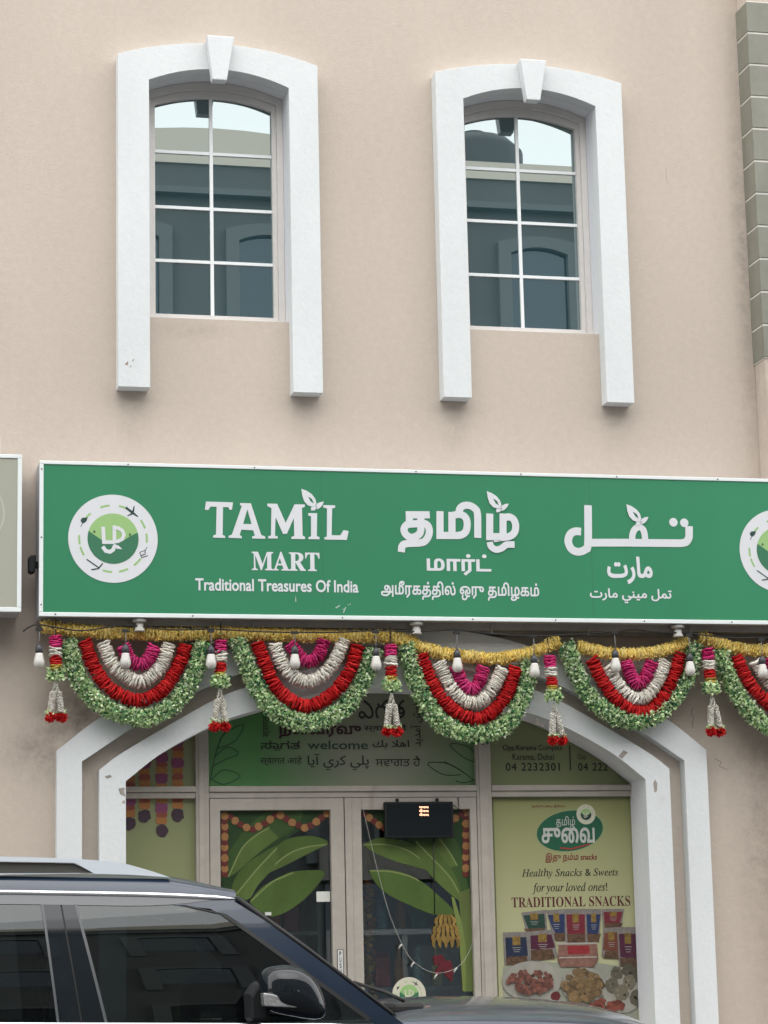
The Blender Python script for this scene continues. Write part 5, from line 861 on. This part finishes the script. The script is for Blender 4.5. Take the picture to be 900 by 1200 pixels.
for i, (tp, bt) in enumerate(D['TASSELS']):
    x0, z0 = tp; x1, z1 = bt; H = z0-z1; y = -.235; rnd = random.Random(500+i); dx = (x1-x0)
    P = lambda f: Vector((x0+dx*f, y, z0-H*f))
    t = thing('flower_tassel', TL[i], 'tassel', (x0, y, z0), 'flower tassels under the sign')
    def roll(name, f0, f1, r, cols):
        mb = MB(); a, b = P(f0), P(f1); petal_strand(mb, [(a.x, a.z), ((a.x+b.x)/2, (a.z+b.z)/2), (b.x, b.z)], y, r, cols, step=.012, seed=rnd.randrange(9999)); return obj(name, mb, PETAL, t)
    obj('cord', MB().tube([P(-.22), P(0), P(.5)], .003, 5), CABLE, t)
    roll('pink_roll', 0, .125, .043, PNK); roll('white_roll', .135, .235, .045, WHT); roll('red_roll', .245, .335, .040, RED); roll('yellow_roll', .345, .40, .038, YLW)
    mb = MB()
    for f in (.40, .43, .46, .49):
        for _ in range(60): leaf_clump(mb, P(f), Vector((0, 0, -1)), .052, rnd, GREENS[:6], .022)
    obj('green_ruff', mb, PETAL, t)
    mb = MB(); BC = [(.74, .72, .66), (.66, .63, .56), (.50, .47, .40)]
    def bead(c, r): mb.lathe([(r*.35, -r*.9), (r*.9, -r*.45), (r, 0), (r*.9, r*.45), (r*.35, r*.9)], c.x, c.y, c.z, 6, col=rnd.choice(BC))
    for k in range(7):
        f = .54+k*.018
        for q_ in range(5): bead(P(f)+Vector((math.cos(q_*1.257+k)*(.004+.0026*k), math.sin(q_*1.257+k)*(.004+.0026*k), 0)), .0062)
    obj('bead_cone', mb, PETAL, t)
    for s_ in (-1, 1):
        mb = MB()
        for k in range(17):
            f = .665+k*.0142; off = s_*(.016+.016*(k/16))
            for q_ in range(5): bead(P(f)+Vector((off+math.cos(q_*1.257+k*.6)*.0145, math.sin(q_*1.257+k*.6)*.0145+s_*.004, rnd.uniform(-.003, .003))), .0088)
        obj('bead_string', mb, PETAL, t)
        mb = MB(); c = P(.955)+Vector((s_*.034, s_*.008, 0))
        for _ in range(150):
            dv = Vector((rnd.gauss(0, 1), rnd.gauss(0, 1), rnd.gauss(-.25, .8))).normalized(); sd = dv.orthogonal().normalized(); sd.rotate(Matrix.Rotation(rnd.random()*6.28, 3, dv)); rr = rnd.uniform(.032, .046); g = rnd.uniform(.7, 1.3)
            mb.add([c+dv*.004, c+dv*rr*.7+sd*.0075, c+dv*rr, c+dv*rr*.7-sd*.0075], [(0, 1, 2, 3)], tuple(v*g for v in rnd.choice(RED)), False)
        o = obj('red_bloom', mb, PETAL, t); mb = MB()
        for _ in range(26): leaf_clump(mb, c+Vector((0, 0, .028)), Vector((0, 0, 1)), .024, rnd, GREENS[:4], .018)
        obj('sepals', mb, PETAL, o)

# ------------------------------------------------------------------ the parked SUV
car = thing('parked_car', 'dark navy SUV with silver roof rails parked in front of the shop', 'car', (.5, -2.75, 0))
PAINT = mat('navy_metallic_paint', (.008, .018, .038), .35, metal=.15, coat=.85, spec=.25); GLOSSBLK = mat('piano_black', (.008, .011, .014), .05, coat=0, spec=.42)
CHROME = mat('chrome_trim', (.86, .87, .90), .22, metal=.85); SILVER = mat('satin_silver', (.72, .78, .83), .42, metal=.25, coat=.3); RUBBER = mat('black_rubber', (.012, .012, .012), .7)
AUTO = glass_mat('car_privacy_glass', (.10, .12, .125), (.95, 1, 1), 1.55, .01); WSG = glass_mat('windscreen_glass', (.55, .66, .62), (1, 1, 1), 1.52, .02); TRIMG = mat('grey_door_frame', (.05, .055, .06), .35, coat=.6)
YC = -2.75
# pale tone on the body's upward faces imitates the bonnet's bright reflections
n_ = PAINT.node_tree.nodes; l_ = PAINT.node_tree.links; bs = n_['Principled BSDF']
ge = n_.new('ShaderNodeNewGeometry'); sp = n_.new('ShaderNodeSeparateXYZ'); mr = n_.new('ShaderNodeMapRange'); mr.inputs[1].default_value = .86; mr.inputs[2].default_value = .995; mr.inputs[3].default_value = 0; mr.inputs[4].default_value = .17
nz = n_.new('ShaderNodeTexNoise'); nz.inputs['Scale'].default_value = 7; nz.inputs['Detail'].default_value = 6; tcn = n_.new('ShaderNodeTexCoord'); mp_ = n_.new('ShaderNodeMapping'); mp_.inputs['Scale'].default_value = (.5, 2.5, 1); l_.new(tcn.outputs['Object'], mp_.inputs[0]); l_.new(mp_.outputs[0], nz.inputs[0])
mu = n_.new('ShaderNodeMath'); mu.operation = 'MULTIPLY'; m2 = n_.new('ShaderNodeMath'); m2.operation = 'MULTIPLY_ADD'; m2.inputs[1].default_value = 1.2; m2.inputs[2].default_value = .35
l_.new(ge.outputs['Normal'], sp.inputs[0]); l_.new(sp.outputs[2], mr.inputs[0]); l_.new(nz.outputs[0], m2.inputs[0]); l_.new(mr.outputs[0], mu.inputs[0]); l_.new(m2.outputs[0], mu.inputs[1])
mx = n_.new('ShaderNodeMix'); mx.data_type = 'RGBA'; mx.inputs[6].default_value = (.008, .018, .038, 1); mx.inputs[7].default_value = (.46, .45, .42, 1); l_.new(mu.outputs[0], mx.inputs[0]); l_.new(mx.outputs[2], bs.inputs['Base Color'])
def smooth_all(mb): mb.smooth = [True]*len(mb.f); return mb
st_x = [(-1.98, .80, .95, .93), (-1.86, .93, 1.07, 1.05), (-1.5, .965, 1.125, 1.11), (-.46, .98, 1.118, 1.10), (.4, .98, 1.096, 1.08), (1.15, .98, 1.075, 1.06), (1.36, .98, 1.075, 1.10), (1.50, .98, 1.072, 1.165), (1.62, .98, 1.068, 1.183), (1.9, .978, 1.060, 1.186), (2.25, .97, 1.045, 1.172), (2.50, .955, 1.025, 1.146), (2.68, .93, .985, 1.108), (2.82, .90, .92, 1.05), (2.92, .86, .84, .95), (2.96, .80, .70, .78)]
prof = [(-.93, .30, 0), (-.99, .45, 0), (-1.0, .80, 0), (-.985, None, -.09), (-.955, None, -.012), (-.93, None, .05), (-.86, None, .30), (-.62, None, .72), (-.3, None, .95), (0, None, 1.0)]
mb = MB(); NP = 0; vs = []
for x, hw, zs, zc in st_x:
    half = []
    for j, (u_, z_, k_) in enumerate(prof):
        if z_ is not None: z = min(z_, zs-.12) if j == 2 else z_
        elif k_ < 0: z = zs+k_
        else: z = zs+(zc-zs)*k_
        half.append((x, YC+u_*hw, z))
    row = half+[(x, 2*YC-y, z) for x_, y, z in half[-2::-1]]; NP = len(row); vs += row
fs = []
for i in range(len(st_x)-1): fs += [(i*NP+k, (i+1)*NP+k, (i+1)*NP+k+1, i*NP+k+1) for k in range(NP-1)]+[(i*NP+NP-1, (i+1)*NP+NP-1, (i+1)*NP, i*NP)]
fs += [tuple(range(NP)), tuple(range((len(st_x)-1)*NP, len(st_x)*NP))[::-1]]
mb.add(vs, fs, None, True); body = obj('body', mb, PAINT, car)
sb = body.modifiers.new('smooth', 'SUBSURF'); sb.levels = 1; sb.render_levels = 2
HB = .936
def zbelt(x): return 1.112-.027*(x+.46)
def side_y(h): return YC-HB+h*.080+h*h*.27
SIDE = [1]
def both_sides(name, make, m, **kw):
    """one part for the street side of the car and one for the kerb side."""
    for s_ in (1, -1):
        SIDE[0] = s_; obj(name, make(), m, car, **kw)
def side_patch(mb, rows, off=0.0):
    """rows = (z, x_rear, x_front): a sheet on the curved side of the greenhouse."""
    for s_ in SIDE:
        vs = []; nx = 6
        for z, xa, xb in rows:
            y = side_y(z-1.09)-off
            for k in range(nx+1): vs.append((xa+(xb-xa)*k/nx, y if s_ > 0 else 2*YC-y, z))
        f = []
        for i in range(len(rows)-1):
            for k in range(nx):
                q_ = (i*(nx+1)+k, i*(nx+1)+k+1, (i+1)*(nx+1)+k+1, (i+1)*(nx+1)+k); f.append(q_ if s_ > 0 else q_[::-1])
        mb.add(vs, f, None, True)
    return mb
def lerp_rows(edge_a, edge_b, z0, z1, n=12):
    def at_(e, z):
        for (za, xa), (zb_, xb) in zip(e, e[1:]):
            if za <= z <= zb_: return xa+(xb-xa)*(z-za)/(zb_-za)
        return e[0][1] if z < e[0][0] else e[-1][1]
    return [(z0+(z1-z0)*k/n, at_(edge_a, z0+(z1-z0)*k/n), at_(edge_b, z0+(z1-z0)*k/n)) for k in range(n+1)]
A_IN = [(1.06, 1.30), (1.36, .90), (1.56, .635), (1.595, .585), (1.612, .555), (1.625, .515), (1.632, .47), (1.66, .20)]
A_OUT = [(1.06, 1.44), (1.108, 1.37), (1.40, 1.0), (1.66, .66), (1.70, .60)]
B_R = [(1.06, -.20), (1.70, -.275)]; B_M = [(1.06, -.085), (1.70, -.185)]; B_F = [(1.06, .035), (1.70, -.115)]
D_F = [(1.06, -1.30), (1.70, -1.15)]; D_B = [(1.06, -1.45), (1.70, -1.28)]
REAR = [(1.06, -1.93), (1.40, -1.80), (1.70, -1.62)]
both_sides('front_side_window', lambda: side_patch(MB(), lerp_rows(B_F, A_IN, 1.085, 1.655)), AUTO)
both_sides('rear_side_window', lambda: side_patch(MB(), lerp_rows(D_F, B_R, 1.085, 1.655)), AUTO)
both_sides('quarter_window', lambda: side_patch(MB(), lerp_rows(REAR, D_B, 1.085, 1.655)), AUTO)
for ea, eb in ((B_R, [(z, x-.004) for z, x in B_M]), ([(z, x+.004) for z, x in B_M], B_F), (D_B, D_F)):
    both_sides('pillar_trim', lambda: side_patch(MB(), lerp_rows(ea, eb, 1.085, 1.70), .003), GLOSSBLK)
for ea, d0, d1, zt in ((B_F, -.012, .002, 1.652), (B_R, -.002, .010, 1.652), (A_IN, -.012, .02, 1.64), (B_M, -.007, .007, 1.69)):
    both_sides('window_seal', lambda: side_patch(MB(), lerp_rows([(z, x+d0) for z, x in ea], [(z, x+d1) for z, x in ea], 1.085, zt), .005 if ea is not B_M else .001), RUBBER if ea is B_M or ea is A_IN else mat('grey_seal', (.085, .09, .095), .4))
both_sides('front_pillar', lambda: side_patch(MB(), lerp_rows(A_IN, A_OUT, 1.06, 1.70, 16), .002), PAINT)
TOPZ = lambda x: 1.712-.030*max(0, x+.46)-.045*max(0, x-.1)**2-.01*max(0, -x-.5)
def along(x0, x1, n): return [x0+(x1-x0)*k/n for k in range(n+1)]
def rail_strip(mb, x0, x1, dz0, dz1, off, n=20, zf=TOPZ):
    for s_ in SIDE:
        vs = []
        for x in along(x0, x1, n):
            for dz in (dz0, dz1):
                k_ = max(0, min(1, (x-.12)/(x1-.12))) if dz == dz0 else 0; z = zf(x)+dz+(dz1-dz0)*k_*k_; y = side_y(z-1.09)-off; vs.append((x, y if s_ > 0 else 2*YC-y, z))
        mb.add(vs, [((2*i, 2*i+2, 2*i+3, 2*i+1) if s_ > 0 else (2*i+1, 2*i+3, 2*i+2, 2*i)) for i in range(n)], None, True)
    return mb
both_sides('window_frame', lambda: rail_strip(MB(), -1.6, .56, -.055, -.008, .004), TRIMG)
def chrome_bar(mb, x0, x1, zf, r, off, n=24):
    for s_ in SIDE:
        pts_ = []
        for x in along(x0, x1, n):
            z = zf(x); y = side_y(z-1.09)-off; pts_.append((x, y if s_ > 0 else 2*YC-y, z))
        mb.tube(pts_, [r*(.4 if i in (0, n) else 1) for i in range(n+1)], 8)
    return mb
both_sides('chrome_strip', lambda: chrome_bar(MB(), -1.6, .655, TOPZ, .0125, .002), CHROME)
both_sides('belt_strip', lambda: chrome_bar(MB(), -1.75, 1.20, lambda x: zbelt(x)-.008, .011, .010), CHROME)
# roof shell
vs = []; fs = []; nx = 22; rows_ = []
for i, x in enumerate(along(-1.72, .66, nx)):
    zt = TOPZ(x)+.010; y0 = side_y(zt-1.09); fall = max(0, x-.25)**2*.42+max(0, -x-1.3)**2*.3; hw = -(y0-YC)
    crs = [(-1.0, 0), (-.985, .035), (-.95, .064), (-.88, .082), (-.7, .098), (-.4, .112), (0, .118)]
    fx = .66-x; k_ = min(1, fx/.30) if x > .36 else 1
    row = [(x+(.0 if x < .6 else 0)+(1-abs(u_))*.06*max(0, (x-.1)/.56), YC+u_*hw, zt+dz*(.45+.55*k_)) for u_, dz in crs]
    row += [(a, 2*YC-b, c) for a, b, c in row[-2::-1]]; rows_.append(row); vs += row
m_ = len(rows_[0])
for i in range(nx): fs += [(i*m_+k, (i+1)*m_+k, (i+1)*m_+k+1, i*m_+k+1) for k in range(m_-1)]
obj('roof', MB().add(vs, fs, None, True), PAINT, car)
# windscreen and rear screen
def screen(xt, zt, ht, xb, zb_, hb, bt, bb, n=10):
    vs = []; fs = []; mm = 12
    for i in range(n+1):
        f = i/n
        for k in range(mm+1):
            t = -1+2*k/mm; hw = ht+(hb-ht)*f; vs.append((xt+(xb-xt)*f+(bt+(bb-bt)*f)*(1-t*t), YC+t*hw, zt+(zb_-zt)*f+.05*(1-f)*(1-t*t)))
    for i in range(n): fs += [(i*(mm+1)+k, (i+1)*(mm+1)+k, (i+1)*(mm+1)+k+1, i*(mm+1)+k+1) for k in range(mm)]
    return MB().add(vs, fs, None, True)
obj('windscreen', screen(.655, 1.675, .80, 1.395, 1.10, .915, .055, .17), WSG, car)
obj('rear_screen', screen(-1.66, 1.68, .79, -1.93, 1.10, .90, -.02, -.03), AUTO, car)
for s_ in (1, -1): obj('screen_seal', MB().tube([(.66, YC-.815*s_, 1.672), (1.0, YC-.868*s_, 1.415), (1.39, YC-.925*s_, 1.105)], .011, 6), RUBBER, car)
obj('inspection_sticker', MB().box(.80, .83, YC-.80, YC-.798, 1.585, 1.60), mat('pale_sticker', (.6, .6, .58), .4), car)
# roof rails
for s_ in (1, -1):
    up_ = [(-1.75, 1.80), (-1.6, 1.845), (-1.3, 1.874)]+CAR['RAIL'][0:]; lo_ = [(-1.75, 1.795)]+[(-1.4, 1.80)]+CAR['RAILB']; sl_ = [(-1.35, 1.80), (-1.33, 1.845), (-1.25, 1.858)]+CAR['RSLOT']
    U = [(p.x, p.y) for p in catmull([(*p, 0) for p in up_], .04)]+[up_[-1]]
    ys = YC-.755*s_; y0, y1 = sorted((ys, ys+.035*s_))
    outer = lo_+U[::-1]
    obj('roof_rail', MB().prism([outer, sl_[::-1]], y0, y1), SILVER, car, bevel=.008, segs=3)
    ym = (y0+y1)/2; obj('rail_infill', MB().prism([(-1.30, 1.802), (-.02, 1.80), (-.05, 1.818), (-.112, 1.846), (-.45, 1.855), (-1.22, 1.855)], ym-.004, ym+.004), mat('rail_infill_grey', (.06, .058, .052), .5), car)  # dark grey sheet closes the slot in the rail
# cowl and wipers
obj('cowl', MB().box(1.45, 1.60, YC-.70, YC+.70, 1.10, 1.158), RUBBER, car, bevel=.02)
obj('wiper', MB().tube([(1.52, YC-.62, 1.165), (1.44, YC-.55, 1.21), (1.38, YC-.1, 1.26)], .010, 6), RUBBER, car)
obj('wiper', MB().tube([(1.54, YC+.1, 1.165), (1.48, YC+.15, 1.20), (1.42, YC+.6, 1.22)], .010, 6), RUBBER, car)
# door mirrors, handles, lamps, wheels
def loft(rings, cap=True):
    mb = MB(); n = len(rings[0]); vs = [p for r_ in rings for p in r_]; fs = []
    for i in range(len(rings)-1): fs += [(i*n+k, i*n+(k+1) % n, (i+1)*n+(k+1) % n, (i+1)*n+k) for k in range(n)]
    fs += [tuple(range(n)), tuple(range((len(rings)-1)*n, len(rings)*n))[::-1]]
    return mb.add(vs, fs, None, True)
MP = CAR['MIRROR']; mcx = sum(p[0] for p in MP)/len(MP); mcz = sum(p[1] for p in MP)/len(MP)
for s_ in (1, -1):
    yy = lambda y: y if s_ > 0 else 2*YC-y
    rings = [[(mcx+(x-mcx)*k, yy(y), mcz+(z-mcz)*k) for x, z in MP] for y, k in ((-3.77, .80), (-3.80, .94), (-3.86, 1.0), (-3.92, 1.0), (-3.965, .96), (-4.0, .87), (-4.025, .73), (-4.042, .55), (-4.05, .32), (-4.053, .14), (-4.0535, .02))]
    mo = obj('door_mirror', loft(rings), GLOSSBLK, car); sbm = mo.modifiers.new('smooth', 'SUBSURF'); sbm.levels = 1; sbm.render_levels = 2
    ml = CAR['MLENS']; obj('indicator_lens', MB().prism(ml, *sorted((yy(-4.035), yy(-3.95)))), mat('clear_indicator_lens', (.30, .30, .295), .15, coat=1, var=.45, vscale=55), mo, bevel=.006)
    obj('mirror_foot', MB().prism(CAR['MBACK'], *sorted((yy(-3.90), yy(-3.69)))), BLACK, mo, bevel=.02)
for s_ in (1, -1):
    for x in (-.95, .22):
        y0, y1 = sorted((YC-.975*s_, YC-1.005*s_)); obj('door_handle', MB().box(x, x+.20, y0, y1, .93, .965), CHROME, car, bevel=.01)
    for x in (-1.12, -.085, 1.12):
        y0, y1 = sorted((YC-.972*s_, YC-.9815*s_)); obj('door_seam', MB().box(x-.003, x+.003, y0, y1, .40, 1.03), RUBBER, car)
    y0, y1 = sorted((YC-.45*s_, YC-.86*s_)); obj('headlight', MB().box(2.80, 2.955, y0, y1, .74, .86), mat('headlight_lens', (.5, .5, .52), .1, coat=1), car, bevel=.03)
    obj('tail_light', MB().box(-1.99, -1.88, *sorted((YC-.6*s_, YC-.92*s_)), .85, 1.03), mat('red_lens', (.35, .01, .01), .15, coat=1), car, bevel=.02)
obj('grille', MB().box(2.93, 2.985, YC-.42, YC+.42, .62, .80), GLOSSBLK, car, bevel=.02); obj('bumper', MB().box(2.85, 2.975, YC-.8, YC+.8, .30, .52), BLACK, car, bevel=.03)
for x in (-1.25, 2.02):
    for s_ in (1, -1):
        wl = MB().lathe([(.22, -.12), (.33, -.12), (.375, -.09), (.38, 0), (.375, .09), (.33, .12), (.22, .12)], x, YC-.90*s_, .38, 28, 'y'); wo = obj('wheel', wl, RUBBER, car)
        rm = MB().lathe([(.05, -.124), (.225, -.11), (.24, -.125), (.245, -.125)], x, YC-.90*s_, .38, 28, 'y') if s_ > 0 else MB().lathe([(.05, .124), (.225, .11), (.24, .125), (.245, .125)], x, YC-.90*s_, .38, 28, 'y')
        obj('rim', rm, SILVER, wo)
# cabin
SEAT = mat('pale_leather', (.26, .245, .22), .5); DASH = mat('dark_dash', (.02, .02, .022), .6)
for yy in (YC-.40, YC+.40):
    for x in (-.05, -.98):
        so_ = obj('seat', loft([[(x+dx, yy+sy*w_, z) for dx, sy in ((-.07, -1), (.06, -1), (.06, 1), (-.07, 1))] for z, w_, in ((.70, .24), (1.0, .26), (1.25, .24), (1.32, .20))]), SEAT, car); sbm = so_.modifiers.new('smooth', 'SUBSURF'); sbm.levels = 2; sbm.render_levels = 2
        ho = obj('headrest', loft([[(x-.03+dx, yy+sy*w_, z) for dx, sy in ((-.05, -1), (.05, -1), (.05, 1), (-.05, 1))] for z, w_ in ((1.36, .10), (1.42, .14), (1.52, .13), (1.56, .09))]), SEAT, so_); sbm = ho.modifiers.new('smooth', 'SUBSURF'); sbm.levels = 2; sbm.render_levels = 2
obj('dashboard', MB().box(.95, 1.42, YC-.80, YC+.80, .85, 1.09), DASH, car, bevel=.04)
ring_ = [Vector((.78, YC-.38, 1.06))+Vector((.06*math.sin(t), .18*math.cos(t), .17*math.sin(t))) for t in [2*math.pi*k/24 for k in range(25)]]
obj('steering_wheel', MB().tube(ring_, .014, 6, cap=False).tube([(.80, YC-.38, 1.06), (.98, YC-.38, 1.0)], .03, 8), DASH, car)
obj('cabin_liner', MB().box(-1.6, 1.35, YC-.86, YC+.86, .70, .80), DASH, car)
obj('headliner', MB().box(-1.5, .5, YC-.70, YC+.70, 1.70, 1.715), mat('pale_headliner', (.30, .29, .27), .9), car)

# ------------------------------------------------------------------ building across the street, seen mirrored in the glass
ap = thing('apartment_building', 'grey apartment building across the street, mirrored in the windows and the car', 'building', (3, -22.5, 0))
W2 = mat('shaded_facing_plaster', (.13, .138, .138), .9, var2=.10); S2 = mat('facing_trim', (.16, .175, .18), .8); G2 = glass_mat('facing_window_glass', None, (.8, .9, 1), 1.5, .06, dark=(.02, .03, .035))  # wall and trim colours darkened to stand for a facade in shade
obj('wall', MB().prism([(-70, 0), (80, 0), (80, 13.58), (-70, 13.58)], -25, -20), W2, ap)
top_ = [(-70, 13.86)]
for cx_ in (-12.0, 4.45, 16.6, 28.2): top_ += [(cx_-2.3, 13.86)]+[(cx_-2.3+4.6*k/10, 13.86+.30*math.sin(math.pi*k/10)**.8) for k in range(1, 10)]+[(cx_+2.3, 13.86)]
top_ += [(80, 13.86)]
obj('parapet', MB().prism([(-70, 13.582), (80, 13.582)]+top_[::-1], -20.5, -19.96), mat('lit_cream_parapet', (.74, .68, .58), .85), ap)  # cream made bright so the parapet reads as lit above the wall
tk = obj('roof_tank', MB().lathe([(.75, 0), (.80, .05), (.80, .95), (.6, 1.15), (.2, 1.25), (.2, 1.32)], 9.0, -21.6, 13.585, 24), mat('dark_tank', (.06, .07, .075), .6), ap)
obj('cornice', MB().box(-70, 80, -19.998, -19.8, 13.06, 13.16), S2, ap)
pw = None
for fl_, zb_ in enumerate((3.6, 7.3, 10.9)):
    for k in range(20):
        c = -14+k*2.14
        if pw is None:
            sur = MB().prism([(c-.66, zb_-.6), (c-.46, zb_-.6)]+arcpts(c-.46, c+.46, zb_+1.48, zb_+1.58, 8)+[(c+.46, zb_-.6), (c+.66, zb_-.6)]+arcpts(c-.66, c+.66, zb_+1.65, zb_+1.76, 8)[::-1], -19.998, -19.88)
            pw = obj('window', sur, S2, ap); obj('pane', MB().prism([(c-.46, zb_), (c+.46, zb_)]+arcpts(c-.46, c+.46, zb_+1.48, zb_+1.58, 8)[::-1], -19.996, -19.985), G2, pw); c0, z0_ = c, zb_
        else:
            o = copy_tree(pw, ap); o.location = (c-c0, 0, zb_-z0_)
for k in range(6):
    mu = MB().box(-12+k*6, -12+k*6+4.6, -19.949, -19.90, 1.95, 2.03)
    for j in range(5): mu.box(-12+k*6+j*1.13, -12+k*6+j*1.13+.08, -19.9489, -19.91, .3, 1.949)
    obj('shopfront_mullion', mu, mat('facing_aluminium', (.45, .46, .46), .5), ap)
    obj('window_poster', MB().box(-12+k*6+1.3, -12+k*6+2.1, -19.949, -19.945, .9, 1.8), mat('facing_poster_%s' % 'ab'[k % 2], [(.3, .26, .2), (.2, .23, .24)][k % 2], .5), ap)
for k in range(6): obj('shopfront', MB().box(-12+k*6, -12+k*6+4.6, -19.998, -19.95, .3, 2.7), G2, ap); obj('shop_fascia', MB().box(-12+k*6-.1, -12+k*6+4.7, -19.998, -19.8, 2.75, 3.3), mat('fascia_%s' % 'abcabc'[k], [(.3, .28, .24), (.20, .22, .22), (.32, .33, .32)][k % 3], .5), ap)
